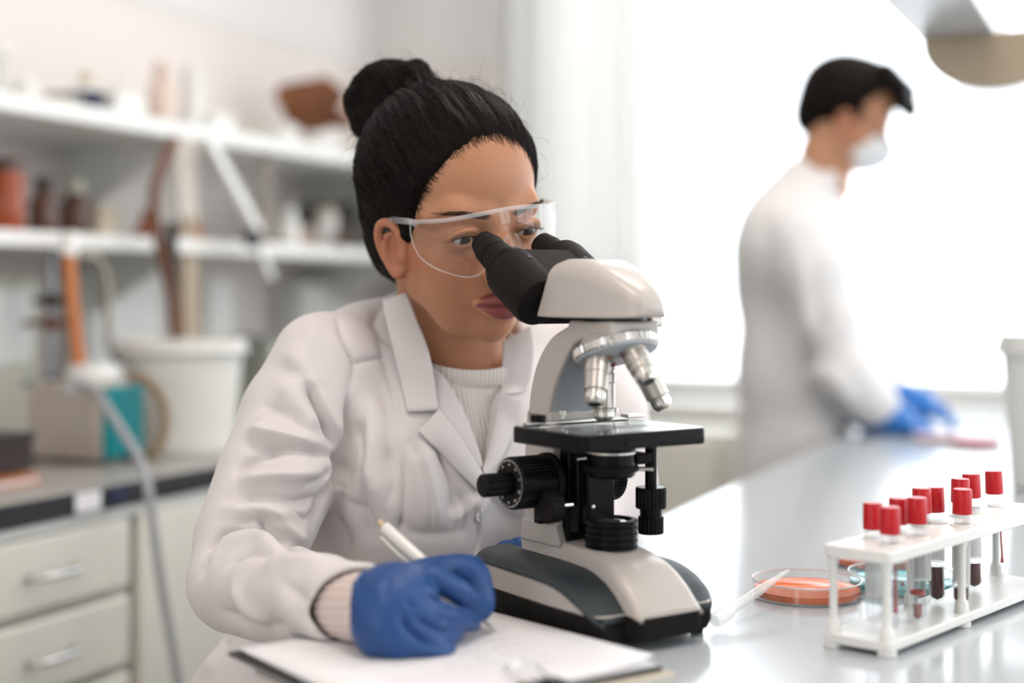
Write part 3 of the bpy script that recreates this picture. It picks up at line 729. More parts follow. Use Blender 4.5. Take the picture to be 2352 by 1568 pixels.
M_hair = mat('dark_brown_hair', (.007, .0045, .0035), .55, spec=.12, var=.5, vscale=180, stretch=(1, 1, .3))
M_eyew = mat('eye_white', (.62, .58, .55), .25); M_iris = mat('dark_iris', (.03, .022, .018), .15)

def face_sdf(s, w=1.0):
    """a woman's head in head axes: x her left, y forward, z up, eyes at z = 0"""
    s.ell((0, -.014, .036), (.0655, .088, .078), .02)
    s.ell((0, .022, .040), (.0570, .0560, .062), .03)            # forehead
    s.ell((0, .030, -.026), (.0510, .0480, .053), .026)           # face
    s.ell((0, .052, -.060), (.0330, .0330, .032), .02)           # muzzle
    for sg in (-1, 1):
        s.chain([(sg * .050, .016, -.026), (sg * .0430, .023, -.053), (sg * .0290, .052, -.0765), (0, .066, -.0825)], [.012, .0115, .0118, .0125], .012)
        s.ell((sg * .0400, .048, -.024), (.0165, .020, .0165), .018)   # cheekbone
        s.ell((sg * .034, .052, -.050), (.018, .018, .022), .018)       # cheek
        s.chain([(sg * .052, .052, .016), (sg * .035, .0690, .0215), (sg * .012, .0765, .0165)], [.007, .0085, .008], .012)
    s.ell((0, .0675, -.0810), (.0165, .0150, .0130), .012)       # chin
    for sg in (-1, 1): s.ell((sg * .0335, .0905, -.001), (.0185, .0165, .0125), .010, mode='s')
    # nose
    s.chain([(0, .0750, .012), (0, .0860, -.008), (0, .0985, -.030)], [.0075, .0072, .0095], .008)
    for sg in (-1, 1): s.ell((sg * .0125, .0880, -.0335), (.0075, .0100, .0070), .005)
    for sg in (-1, 1): s.ell((sg * .0065, .0935, -.0420), (.0034, .0060, .0030), .002, mode='s')
    # eyelids round the eyeballs
    for sg in (-1, 1):
        c = (sg * .0325, .0665, 0)
        s.ell(c, .0142, .004)
        s.chain([(c[0] - .0145, .0745, .0005), (c[0] - .007, .0800, .0058), (c[0] + .002, .0812, .0074), (c[0] + .010, .0780, .0056), (c[0] + .0150, .0725, .0005)], [.0012, .0019, .0022, .0019, .0012], .002, n=3)
        s.ell((c[0], .0830, -.0022), (.0126, .0120, .0034), .0014, mode='s')
    # lips
    up = [(-.0235, .0795, -.0590), (-.0130, .0890, -.0560), (-.0045, .0935, -.0548), (0, .0930, -.0560), (.0045, .0935, -.0548), (.0130, .0890, -.0560), (.0235, .0795, -.0590)]
    lo = [(-.0220, .0795, -.0610), (-.0120, .0880, -.0655), (0, .0910, -.0672), (.0120, .0880, -.0655), (.0220, .0795, -.0610)]
    s.chain(up, [.0014, .0034, .0042, .0040, .0042, .0034, .0014], .003, n=3)
    s.chain(lo, [.0018, .0050, .0060, .0050, .0018], .004, n=3)
    s.chain([(-.0250, .0800, -.0600), (-.012, .0925, -.0603), (0, .0968, -.0608), (.012, .0925, -.0603), (.0250, .0800, -.0600)], [.0007, .0012, .0014, .0012, .0007], .0010, 's', n=3)
    s.ell((0, .0880, -.0760), (.014, .0055, .0035), .005, mode='s')
    # ears
    for sg in (-1, 1):
        E = lambda x, y, z: (sg * (.0600 + x * .9), .0105 + y * .80, -.0175 + z * .80)
        s.ell(E(.0035, .004, .0), (.0045, .0150, .0260), .006)
        s.chain([E(.004, .017, .007), E(.008, .015, .021), E(.0120, .003, .0300), E(.0150, -.0110, .0260), E(.0150, -.0170, .0120), E(.0125, -.0135, -.0040), E(.0090, -.0030, -.0180), E(.0060, .0080, -.0270)], [.0024, .0030, .0034, .0036, .0036, .0036, .0042, .0052], .0025, n=3)
        s.chain([E(.010, .004, .018), E(.0115, -.006, .012), E(.0105, -.006, -.004), E(.008, .002, -.012)], [.0018, .0026, .0026, .002], .003, n=2)
        s.ell(E(.0125, .0060, -.003), (.0070, .0080, .0105), .003, mode='s'); s.chain([E(.0165, .006, .0220), E(.0175, -.0075, .0160), E(.0165, -.0100, .0010)], [.0022, .0026, .0020], .002, 's', n=2)
        s.ell(E(.0060, .0170, -.004), (.0035, .0045, .0070), .004)
    return s
# mesh of head and neck
S_ = SDF((-.088, -.115, -.215), (.088, .112, .125), .0014)
face_sdf(S_)
HMi = HM.inverted(); _nb = HMi @ AT(1062, 905, 1.385); _nt = Vector((0, -.020, -.030))
S_.chain([_nt + Vector((0, -.002, 0)), _nt.lerp(_nb, .45), _nb], [.046, .0450, .0500], .016)
Vh, Fh = S_.mesh(1)
Vh = Vh @ np.array(HM.to_3x3()).T + np.array(HM.translation)
def paint_face(ob, Mi, brow=True, ears=True):
    me = ob.data; n = len(me.vertices); co = np.empty(n * 3, np.float32); me.vertices.foreach_get('co', co); co = co.reshape(-1, 3)
    A = np.array(Mi); P = co @ A[:3, :3].T + A[:3, 3]
    x, y, z = np.abs(P[:, 0]), P[:, 1], P[:, 2]
    t = np.clip(x / .0245, 0, 1)
    top = -.0490 - .0100 * t ** 2.6 - .0018 * np.exp(-(x / .003) ** 2); bot = -.0733 + .0130 * t ** 1.8
    lip = np.clip((top - z) / .0014 + .5, 0, 1) * np.clip((z - bot) / .0014 + .5, 0, 1) * np.clip((.0245 - x) / .0015, 0, 1) * (y > .068)
    bz = .0180 + .0045 * np.exp(-((x - .040) / .014) ** 2) - .0025 * np.clip((x - .046) / .012, 0, 1); bw = np.interp(x, [.009, .014, .032, .048, .055], [.0, .0030, .0032, .0016, 0])
    br = np.clip((bw - np.abs(z - bz)) / .0012, 0, 1) * (y > .03) * .85
    ln = np.exp(-((np.abs(x - .0325) / .0150) ** 6)) * np.exp(-((z - .0016 + .35 * ((x - .0325) ** 2) / .0128) / .0011) ** 2) * (y > .066)
    red = .35 * np.exp(-(((x - .040) / .02) ** 2 + ((z + .028) / .016) ** 2)) * (y > .03) + .45 * ((x > .058) & (np.abs(z + .014) < .03))+ .25*np.exp(-(((x - .034) / .014) ** 2 + ((z - .010) / .006) ** 2)) * (y > .05)
    c = np.stack([lip, np.maximum(br, ln * .9) if brow else br * 0, np.clip(red, 0, 1), np.ones(n)], 1).astype(np.float32)
    a = me.color_attributes.new('tint', 'FLOAT_COLOR', 'POINT'); a.data.foreach_set('color', c.ravel())
person = mesh_np('person', Vh, Fh, M_skin)
paint_face(person, HMi)
tag(person, 'seated person in white lab coat and clear goggles looking into the microscope', 'person')
for sg in (-1, 1):
    c = HM @ Vector((sg * .0325, .0665, 0)); g = (HM.to_3x3() @ Vector((.10 if sg < 0 else .02, 1, -.30))).normalized()
    T = frame(c, g); mb = MB(); mb.ball((0, 0, 0), .0121, T, 28, 20); ey = mb.build('eye', M_eyew, person)
    mb = MB(); mb.lathe([(.0056, .01085), (.0030, .0119), (0, .01225)], T, 24, cap=False); mb.build('iris', M_iris, ey)
# ---------------------------------------------------------------- hair gathered into a bun
rng = np.random.default_rng(3)
BUN = Vector((.004, -.1150, .0850)); BR = (.0410, .0400, .0415)
S_ = SDF((-.085, -.150, -.110), (.085, .080, .140), .0018)
S_.ell((0, -.0160, .0370), (.0725, .0900, .0835), .01)
S_.ell((0, .0100, .0430), (.0695, .0730, .0715), .012)
S_.ell((0, -.0500, -.0250), (.0550, .0480, .0520), .03)
def _cut(X, Y, Z):
    dz = np.maximum(.079 - Z, -.03); yh = .0605 + .0060 * np.clip((Z - .04) / .03, 0, 1) - .22 * dz - 1.2 * dz * np.abs(dz) - .0008 * np.sin(X * 310) - .0006 * np.sin(X * 720 + 1)
    low = -.092 + .55 * (Y + .09)                                     # rises towards the ears
    return np.minimum(yh - Y, .6 * (Z - low)) + 0 * X
S_.op(lambda X, Y, Z: _cut(X, Y, Z), (-.09, -.16, -.12), (.09, .09, .15), .004, 's')
for sg in (-1, 1): S_.ell((sg * .0700, .0060, -.0210), (.016, .0160, .0240), .004, mode='s')   # room for the ears
for sg in (-1, 1): S_.chain([(sg * .0585, .026, .012), (sg * .0600, .0235, -.004), (sg * .0600, .022, -.018)], [.007, .005, .0015], .006)
S_.chain([(0, -.070, .062), tuple(BUN)], [.026, .024], .010)
S_.ell(tuple(BUN), BR, .005)
for k in range(7):                                                     # thick twisted locks of the bun
    a = k * .9; t0 = Vector((math.cos(a), .5 * math.sin(2 * a), math.sin(a))).normalized(); up = Vector((.2, -.75, .6)).normalized()
    x = up.cross(t0).normalized(); y = (up * .8 + t0 * .6).cross(x).normalized()
    pts = [BUN + (x * math.cos(q) * BR[0] + y * math.sin(q) * BR[2]) * .90 for q in np.linspace(0, 2.8, 9)]
    S_.chain(pts, [.006] + [.0095] * 7 + [.006], .005)
S_.chain([BUN + Vector((-.012, .022, .030)), BUN + Vector((.006, .032, .036)), BUN + Vector((.022, .036, .020))], [.010, .012, .008], .008)
Vq, Fq = S_.mesh(1)
# combed waves running towards the bun
_d = Vq - np.array(BUN); _far = np.clip((np.linalg.norm(_d, axis=1) - .040) / .02, 0, 1); _ax = np.array((0, .78, -.62)); _e1 = np.array((1.0, 0, 0)); _e2 = np.cross(_ax, _e1)
_phi = np.arctan2(_d @ _e1, _d @ _e2); _nz = np.array([noise.noise(Vector(v) * 24) for v in Vq]); _nb = np.array([noise.noise(Vector(v) * 13) for v in Vq])
_edge = np.clip(_cut(Vq[:, 0], Vq[:, 1], Vq[:, 2]) / .02, .15, 1)
Vq = Vq + vnormals(Vq, Fq) * (_edge * (_far * (.0012 * np.sin(_phi * 30 + 3 * _nz) + .0007 * np.sin(_phi * 71 + 4 * _nz)) + .0026 * _nb + .0014 * _far + (1 - _far) * .0015 * _nz))[:, None]
hb = bvh_of(Vq, Fq)
# strand relief
Nq = vnormals(Vq, Fq)
Vw = Vq @ np.array(HM.to_3x3()).T + np.array(HM.translation)
hair = mesh_np('hair', Vw, Fq, M_hair, person)
M_strand = mat('hair_strand', (.012, .0075, .006), .40, spec=.22, var=.6, vscale=90)
hc = Vector((0, -.02, .03))
def strand_mesh(paths, rad):
    Vs, Fs = [], []; n0 = 0
    for P, r_ in zip(paths, rad):
        P = np.array(P); k = len(P); T = np.gradient(P, axis=0); T /= np.linalg.norm(T, axis=1, keepdims=True) + 1e-9
        ref = np.array([.3, .5, .8]); A = np.cross(T, ref); A /= np.linalg.norm(A, axis=1, keepdims=True) + 1e-9; B = np.cross(T, A)
        w_ = (r_ * np.clip(np.minimum(np.linspace(.25, 3, k), np.linspace(2.2, .25, k)), 0, 1))[:, None]
        ring = np.stack([P + A * w_, P - A * w_ * .5 + B * w_ * .87, P - A * w_ * .5 - B * w_ * .87], 1).reshape(-1, 3)
        i = np.arange(k - 1)[:, None] * 3; j = np.arange(3)[None, :]
        f = np.stack([i + j, i + (j + 1) % 3, i + 3 + (j + 1) % 3, i + 3 + j], -1).reshape(-1, 4) + n0
        Vs.append(ring); Fs.append(f); n0 += k * 3
    return np.concatenate(Vs), np.concatenate(Fs)
def press(p, off, b=None):
    d = (p - hc).normalized(); h = (b or hb).ray_cast(hc + d * .3, -d)
    return (h[0] + d * off) if h[0] is not None else p
paths, rads = [], []
face_bvh = bvh_of(*(lambda s: (s[0], s[1]))((np.array([tuple(HMi @ Vector(v)) for v in Vh]), Fh)))
for i in range(3700):
    if i < 1600:                                                       # from the hairline
        t = rng.uniform(-1, 1); x = .0600 * t if i % 2 else float(np.sign(t)) * rng.uniform(.046, .0606); z = np.interp(abs(x), [0, .03, .048, .057, .061], [.0815, .074, .058, .034, .016]) + rng.normal(0, .0015)
        y = .0605 + .0060 * min(1, max(0, (z - .04) / .03)) - .22 * (.079 - z) - 1.2 * (.079 - z) * abs(.079 - z) + rng.uniform(-.008, .0075)
        p0 = Vector((x, y, z)); off0 = .0002
    elif i < 3400:
        a = rng.uniform(-math.pi, math.pi); e = rng.uniform(-.6, 1.2); p0 = hc + Vector((math.sin(a) * math.cos(e), math.cos(a) * math.cos(e), math.sin(e))) * .08; off0 = .0004
        q_ = press(p0, 0); 
        if float(_cut(np.float32(q_.x), np.float32(q_.y), np.float32(q_.z))) < .004: continue
        p0 = q_
    else:                                                             # nape and behind the ears, combed upward
        sg = rng.choice([-1, 1]); p0 = Vector((sg * rng.uniform(.0, .050), rng.uniform(-.085, -.045), rng.uniform(-.070, -.03))); off0 = .0004
    end = BUN + Vector((rng.normal(0, .012), .024 + rng.normal(0, .006), -.010 + rng.normal(0, .010)))
    n = 11; P = []; wv = rng.normal(0, .0035); ph = rng.uniform(0, 6); ho = rng.uniform(.0000, .0016)
    lim = rng.uniform(.35, 1.0) if i >= 1600 else rng.uniform(.2, .7)
    for k in range(n):
        t = lim * k / (n - 1); q = p0.lerp(end, t ** 1.05)
        q = q + Vector((wv * math.sin(6 * t + ph), 0, wv * math.cos(5 * t + ph)))
        d = (q - hc).normalized(); h = hb.ray_cast(hc + d * .3, -d); g = face_bvh.ray_cast(hc + d * .3, -d)
        c = [x_ for x_ in (h[0], g[0]) if x_ is not None]
        if not c: continue
        P.append(max(c, key=lambda v: (v - hc).length) + d * (off0 + ho * min(1, 4 * t)))
    if any(abs(p_.x) > .052 and -.05 < p_.z < .014 and -.03 < p_.y < .036 for p_ in P): continue
    if len(P) > 4: paths.append(P); rads.append(rng.uniform(.00012, .00022) if i < 1600 else rng.uniform(.0002, .0004))
for i in range(700):                                                   # round the bun
    ax_ = Vector((rng.normal(.1, .35), rng.normal(-.7, .3), rng.normal(.6, .35))).normalized(); x = ax_.cross(Vector((1, .2, .3))).normalized(); y = ax_.cross(x)
    a0 = rng.uniform(0, 6.28); L = rng.uniform(.8, 2.4); lift = rng.uniform(-.5, .6); P = []
    for k in range(11):
        a = a0 + L * k / 10; d = (x * math.cos(a) + y * math.sin(a) + ax_ * lift).normalized()
        h = hb.ray_cast(BUN + d * .2, -d)
        if h[0] is not None: P.append(h[0] + d * rng.uniform(.0002, .0014))
    if len(P) > 4: paths.append(P); rads.append(rng.uniform(.00022, .00045))
for i in range(420):                                                   # fly-away wisps
    a = rng.uniform(-2.6, 1.6); e = rng.uniform(-.2, 1.4); d = Vector((math.sin(a) * math.cos(e), math.cos(a) * math.cos(e) * .9, math.sin(e))).normalized()
    if i % 4 == 0: c0 = BUN; d = Vector((rng.normal(), rng.normal(), rng.normal() + .6)).normalized()
    else: c0 = hc
    h = hb.ray_cast(c0 + d * .3, -d)
    if h[0] is None or (c0 is hc and h[0].y > .05): continue
    tg = d.cross(Vector((rng.normal(), rng.normal(), rng.normal()))).normalized(); P = []
    ln = rng.uniform(.012, .034); li = rng.uniform(.12, .4)
    for k in range(8): t = k / 7; P.append(h[0] + tg * ln * t + d * (ln * li * math.sin(2.6 * t)))
    paths.append(P); rads.append(.00011)
Vs, Fs = strand_mesh(paths, rads); Vs = Vs @ np.array(HM.to_3x3()).T + np.array(HM.translation)
o = mesh_np('hair_strands', Vs, Fs, M_strand, hair); o['kind'] = 'stuff'
# lashes
paths = []
for sg in (-1, 1):
    for t in np.linspace(-1, 1, 34):
        c = Vector((sg * .0325 + t * .0122, .0795 - .0045 * t * t, .0010 - .0032 * t * t + .0008)); dr = Vector((t * .4, 1, -.15)).normalized()
        paths.append([c + dr * .0075 * k / 5 + Vector((0, 0, .0028 * (k / 5) ** 2)) for k in range(6)])
Vs, Fs = strand_mesh(paths, [.00022] * len(paths)); Vs = Vs @ np.array(HM.to_3x3()).T + np.array(HM.translation)
o = mesh_np('eyelashes', Vs, Fs, M_hair, person); o['kind'] = 'stuff'
# brow hairs
paths = []
for sg in (-1, 1):
    for i in range(150):
        u_ = rng.uniform(0, 1); x = sg * (.012 + .040 * u_); z = .0180 + .0045 * math.exp(-((abs(x) - .040) / .014) ** 2) + rng.uniform(-.0028, .0028) * (1 - .6 * u_)
        h = face_bvh.ray_cast(Vector((x, .2, z)), Vector((0, -1, 0)))
        if h[0] is None: continue
        paths.append([h[0] + Vector((sg * .0055, -.0022, .0010)) * k / 4 + h[1] * .0006 for k in range(5)])
Vs, Fs = strand_mesh(paths, [.00011] * len(paths)); Vs = Vs @ np.array(HM.to_3x3()).T + np.array(HM.translation)
o = mesh_np('eyebrows', Vs, Fs, M_hair, person); o['kind'] = 'stuff'

# ---------------------------------------------------------------- clear safety goggles
M_gog = thin_clear('goggle_lens', (.975, .98, .98), .05, .03)
M_gogf = mat('clear_plastic_rim', (.80, .80, .80), .18, spec=.7, alpha=.26)
gog = empty('safety_goggles', HM @ Vector((0, .1, 0))); gog.parent = person; gog.matrix_parent_inverse = person.matrix_world.inverted(); bpy.context.view_layer.update()
def hp(p): return HM @ Vector(p)
top = spline([(-.0665, .0440, .0125), (-.0640, .0600, .0150), (-.0530, .0830, .0190), (-.0300, .0985, .0240), (0, .1035, .0270), (.0300, .0985, .0245), (.0530, .0845, .0215), (.0645, .0660, .0190), (.0675, .0480, .0170)], 6)
bot = spline([(-.0655, .0470, -.0080), (-.0635, .0600, -.0185), (-.0520, .0790, -.0270), (-.0300, .0930, -.0300), (0, .1000, -.0080), (.0300, .0940, -.0290), (.0530, .0800, -.0260), (.0640, .0640, -.0170), (.0665, .0500, -.0070)], 6)
rings = []
for k in range(9):
    t = k / 8; rings.append([hp(a.lerp(b, t) + Vector((0, .006 * math.sin(math.pi * t), 0))) for a, b in zip(top, bot)])
mb = MB(); mb.loft(rings, cap=False, closed=False); mb.build('lens', M_gog, gog)
mb = MB(); mb.tube([hp(p) for p in top], .0020, 10); mb.build('brow_bar', M_gogf, gog)
mb = MB(); mb.tube([hp(p) for p in bot], .0007, 8); mb.tube([hp(p) for p in (top[0], (-.0668, .0450, .002), bot[0])], .0008, 8); mb.tube([hp(p) for p in (top[-1], (.068, .049, .004), bot[-1])], .0014, 8); mb.build('lens_rim', M_gogf, gog)
for sg in (-1, 1):
    a = top[0] if sg < 0 else top[-1]
    mb = MB(); mb.tube([hp(p) for p in spline([a + Vector((0, .008, 0)), a, (sg * .0690, .0280, .0110), (sg * .0690, .0130, .0085), (sg * .0660, .0000, .0000), (sg * .0640, -.006, -.010)], 5)], .0030, 10, flat=1.0); mb.build('temple_arm', M_gogf, gog)
for sg in (-1, 1):
    mb = MB(); mb.tube([hp(p) for p in spline([(sg * .003, .1030, .004), (sg * .009, .1000, -.004), (sg * .0125, .0950, -.016), (sg * .010, .0930, -.020)], 5)], .0012, 8); mb.build('nose_pad', M_gogf, gog)
mb = MB(); mb.ball((0, 0, 0), .0016, Matrix.Translation(hp((-.0655, .0175, -.0385)))); mb.build('earring', mat('gold', (.8, .55, .2), .2, 1.0), person)
mb = MB(); mb.ball((0, 0, 0), (.0010, .0006, .0010), Matrix.Translation(hp((-.0395, .0705, -.0450))), 10, 6)
# ---------------------------------------------------------------- body under the clothes, lab coat and sweater
TL_ = Vector((.883, .469, 0)); TN_ = Vector((.469, -.883, 0)); ZV = Vector((0, 0, 1))
TR = axes((0, 0, 0), TL_, -TN_, ZV)
MID = Vector((-.062, 1.392, 0))
def TP(x, y, z): return MID + TL_ * x + TN_ * y + ZV * z          # her left, forward, height
RSH, LSH = AT(742, 836, 1.315), AT(1318, 838, 1.452)
RA = [RSH, AT(690, 960, 1.30), AT(640, 1090, 1.275), AT(575, 1245, 1.245), AT(553, 1330, 1.225)]
RAr = [.0455, .0530, .0530, .0480, .0440]
RF = [AT(553, 1335, 1.222), AT(640, 1362, 1.15), AT(735, 1380, 1.080), AT(822, 1392, 1.030), AT(885, 1392, .995)]
RFr = [.0435, .0390, .0340, .0295, .0280]
LA = [LSH, AT(1372, 960, 1.445), AT(1402, 1110, 1.425)]; LAr = [.0450, .0500, .0450]
LF = [AT(1402, 1112, 1.422), AT(1335, 1200, 1.36), AT(1268, 1248, 1.308)]; LFr = [.0440, .0350, .0280]
def torso_sdf(s, off=0.0, k=.05):
    def E(x, y, z, r, kk): s.ell(TP(x, y, z), [q + off for q in r], kk, TR)
    E(0, .000, 1.010, (.150, .098, .120), k); E(0, -.010, .900, (.138, .098, .150), k); E(0, -.055, .740, (.185, .150, .160), k)
    for sg in (-1, 1): E(sg * .062, .062, .992, (.058, .045, .062), .04)
    s.chain([RSH, TP(-.075, -.012, 1.105), TP(0, -.025, 1.120), TP(.075, -.012, 1.105), LSH], [.040 + off, .040 + off, .045 + off, .040 + off, .040 + off], .03)
# V opening of the coat
VP0, VPL, VPR = AT(1108, 1072, 1.30), AT(948, 690, 1.33), AT(1150, 780, 1.35)
VLO = AT(1108, 1074, 1.30)
def vcut(X, Y, Z):
    def plane(a, b):
        n = np.cross(np.array(b - a), np.array(TN_)); n /= np.linalg.norm(n); return n, np.array(a)
    n1, a1 = plane(VP0, VPL); n2, a2 = plane(VPR, VP0)
    c = np.array(VPR.lerp(VPL, .5))
    if (c - a1) @ n1 > 0: n1 = -n1
    if (c - a2) @ n2 > 0: n2 = -n2
    d1 = (X - a1[0]) * n1[0] + (Y - a1[1]) * n1[1] + (Z - a1[2]) * n1[2]; d2 = (X - a2[0]) * n2[0] + (Y - a2[1]) * n2[1] + (Z - a2[2]) * n2[2]
    fr = -((X - MID.x) * TN_.x + (Y - MID.y) * TN_.y - .005)
    return np.maximum(np.maximum(d1, d2), fr)
M_coat = mat('white_cotton_coat', (.715, .675, .665), .75, spec=.25, sheen=.15, var=.04, vscale=20, bump=.10, bscale=900)
M_knit = mat('ribbed_white_sweater', (.74, .68, .64), .85, spec=.15, sheen=.3)
S_ = SDF((-.400, .955, .480), (.190, 1.640, 1.175), .0023)
torso_sdf(S_)
S_.ell(TP(-.02, -.075, .700), (.225, .185, .190), .05, TR)                # skirt of the coat over the seat
S_.op(vcut, (-.2, 1.2, .98), (.1, 1.5, 1.2), .003, 's')
S_.cone(AT(1062, 850, 1.375), AT(1045, 640, 1.36), .060, .058, .006, 's')  # neck hole
S_.chain(RA[:2], RAr[:2], .016); S_.chain(RA[1:], RAr[1:], .004); S_.chain(RF, RFr, .006)
S_.chain(LA[:2], LAr[:2], .016); S_.chain(LA[1:], LAr[1:], .004); S_.chain(LF, LFr, .006)
Dr = S_.D
# open cuffs
d = (RF[-1] - RF[-2]).normalized(); S_.cone(RF[-2] - d * .02, RF[-1] + d * .04, .0248, .0250, .003, 's')
_pt, _pl, _pb = AT(872, 1303, 1.030), AT(706, 1392, 1.030), AT(742, 1482, 1.033); _n = np.array((_pl - _pt).cross(_pb - _pt).normalized()); _n = _n if _n[1] < 0 else -_n
S_.op(lambda X, Y, Z: -((X - _pt.x) * _n[0] + (Y - _pt.y) * _n[1] + (Z - _pt.z) * _n[2]), AT(690, 1490, 1.05) - Vector((0, .12, .03)), AT(900, 1280, 1.04) + Vector((.03, .01, .02)), .004, 's')
S_.op(lambda X, Y, Z: .0 - ((X - AT(874, 1390, 1.0).x) * 1.0 + (Z - AT(874, 1303, 1.0).z) * .10) + 0 * Y, (-.10, .90, .88), (-.03, 1.08, 1.0), .002, 's')
d2 = (LF[-1] - LF[-2]).normalized(); S_.cone(LF[-1] + d2 * .004, LF[-1] + d2 * .04, .060, .060, .002, 's')
# bench side: the skirt stays clear of the worktop edge
S_.op(lambda X, Y, Z: np.maximum(-.542 - (X * V.x + Y * V.y), Z - .903) , (-.3, 1.0, .5), (.2, 1.6, .92), .01, 's')
Vc, Fc = S_.mesh(4)
cb = bvh_of(Vc, Fc)
folds = [
  ([(700, 880), (735, 950), (778, 1028)], 0.0051, -0.0133), ([(715, 870), (752, 945), (790, 1010)], 0.0068, 0.0071),
  ([(568, 985), (640, 1000), (745, 1028)], 0.0068, 0.0106), ([(560, 1022), (640, 1026), (700, 1030), (770, 1050)], 0.0051, -0.0123),
  ([(530, 1090), (590, 1045), (650, 1030)], 0.0059, -0.0098), ([(545, 1105), (640, 1088), (755, 1090)], 0.0076, 0.0098),
  ([(515, 1150), (600, 1142), (690, 1150), (740, 1142)], 0.0059, -0.0106), ([(505, 1170), (600, 1165), (700, 1180)], 0.0076, 0.0071),
  ([(592, 1178), (640, 1230), (690, 1262)], 0.0051, -0.0115), ([(610, 1168), (660, 1215), (705, 1245)], 0.0068, 0.0079),
  ([(470, 1262), (510, 1230), (560, 1219), (615, 1226), (660, 1256)], 0.0038, -0.0150), ([(470, 1295), (520, 1252), (590, 1240), (650, 1268)], 0.0076, 0.0088),
  ([(455, 1330), (480, 1280), (520, 1250)], 0.0051, -0.0079), ([(600, 1300), (680, 1285), (760, 1292)], 0.0085, 0.0052),
  ([(500, 1400), (580, 1440), (660, 1440)], 0.0102, -0.0071), ([(530, 1340), (560, 1400), (620, 1440)], 0.0085, 0.0052), ([(640, 1330), (690, 1380), (700, 1440)], 0.0102, -0.0062),
  ([(800, 900), (806, 980), (790, 1060), (780, 1130)], 0.0051, -0.0142), ([(770, 1030), (780, 1070), (770, 1110), (735, 1160), (715, 1230)], 0.0051, -0.0106),
  ([(775, 728), (790, 780), (812, 836), (806, 900)], 0.0030, -0.0062), ([(812, 836), (850, 826), (905, 812)], 0.0026, -0.0044),
  ([(923, 1030), (929, 1100), (925, 1180), (911, 1262)], 0.0026, -0.0044), ([(845, 900), (855, 1000), (850, 1090), (880, 1180)], 0.0119, 0.0098), ([(870, 870), (890, 980), (885, 1100)], 0.0085, -0.0071),
  ([(960, 1010), (985, 1120), (1000, 1220)], 0.0102, 0.0088), ([(1000, 1010), (1040, 1110), (1045, 1210)], 0.0085, -0.0079), ([(840, 1090), (830, 1180), (860, 1260)], 0.0102, -0.0088),
  ([(900, 1190), (960, 1230), (1060, 1225)], 0.0085, -0.0062), ([(1035, 1200), (1075, 1170), (1095, 1140)], 0.0068, 0.0052), ([(1110, 1120), (1160, 1180), (1200, 1200)], 0.0068, -0.0052),
  ([(600, 1290), (650, 1262), (702, 1262)], .0040, -0.0073), ([(520, 1300), (575, 1270), (640, 1275)], .0045, -0.0055), ([(540, 1200), (600, 1192), (650, 1205)], .0040, -0.0055), ([(690, 1110), (730, 1100), (765, 1080)], .0045, -0.0073), ([(660, 1150), (700, 1190), (735, 1180)], .0040, -0.0061),
  ([(600, 930), (650, 950), (700, 990)], .0050, -0.0061), ([(585, 960), (640, 965), (690, 985)], .0060, 0.0049), ([(560, 1060), (620, 1062), (690, 1072)], .0045, -0.0049), ([(880, 1010), (900, 1090), (890, 1170)], .0050, -0.0049), ([(820, 960), (835, 1040), (815, 1120)], .0060, -0.0061), ([(790, 1150), (840, 1190), (870, 1250)], .0060, -0.0055), ([(760, 1180), (790, 1220), (800, 1270)], .0060, -0.0055),
  ([(940, 1000), (965, 1060), (985, 1150), (990, 1230)], .0060, -0.0061), ([(1055, 1120), (1070, 1180), (1060, 1250)], .0060, -0.0049), ([(870, 760), (890, 850), (915, 950)], .0040, -0.0043),
  ([(650, 800), (700, 850), (720, 900)], 0.0102, 0.0062), ([(640, 870), (690, 930), (735, 990)], 0.0102, 0.0071), ([(740, 730), (700, 790), (690, 860)], 0.0102, 0.0035),
  ([(880, 700), (862, 740), (905, 800)], 0.0068, -0.0071), ([(440, 1500), (480, 1460), (530, 1480)], 0.0085, -0.0071), ([(420, 1560), (460, 1530), (520, 1540)], 0.0102, 0.0071)]
Vc = sculpt(Vc, Fc, folds, cb)
# soft crumple everywhere
nz = np.array([noise.noise(Vector((v[0] * 22, v[1] * 22, v[2] * 13))) for v in Vc]); Vc = Vc + vnormals(Vc, Fc) * (nz * .0016)[:, None]
# the sleeve rests on the paper
_RC = ONZ(1540, 1528, .910); _LC = ONZ(522, 1495, .910); _e1 = np.array((-.580, .814)); _e2 = np.array((-.814, -.580)); _q = Vc[:, :2] - np.array((_RC.x, _RC.y)); _l = np.array((_LC.x - _RC.x, _LC.y - _RC.y))
def on_clip(Vx):
    q = Vx[:, :2] - np.array((_RC.x, _RC.y)); u, v = q @ _e1, q @ _e2; m = (u > -.01) & (u < _l @ _e1 + .012) & (v > -.01) & (v < _l @ _e2 + .012) & (Vx[:, 2] > .84)
    Vx[m, 2] = np.maximum(Vx[m, 2], .9140); return Vx
Vc = on_clip(Vc)
coat = mesh_np('lab_coat', Vc, Fc, M_coat, person); coat['label'] = 'white lab coat with notched lapels'
cb = bvh_of(Vc, Fc)
# sweater: chest panel, neckband and the cuff at the wrist
S_ = SDF((-.260, 1.20, .880), (.150, 1.520, 1.150), .0026)
torso_sdf(S_, -.0085)
S_.cone(AT(1062, 850, 1.376), AT(1058, 760, 1.368), .0560, .0530, .012)
S_.op(lambda X, Y, Z: Z - 9 + 0 * X + 0 * Y, (0, 0, 0), (0, 0, 0), .01)
Vt, Ft = S_.mesh(2)
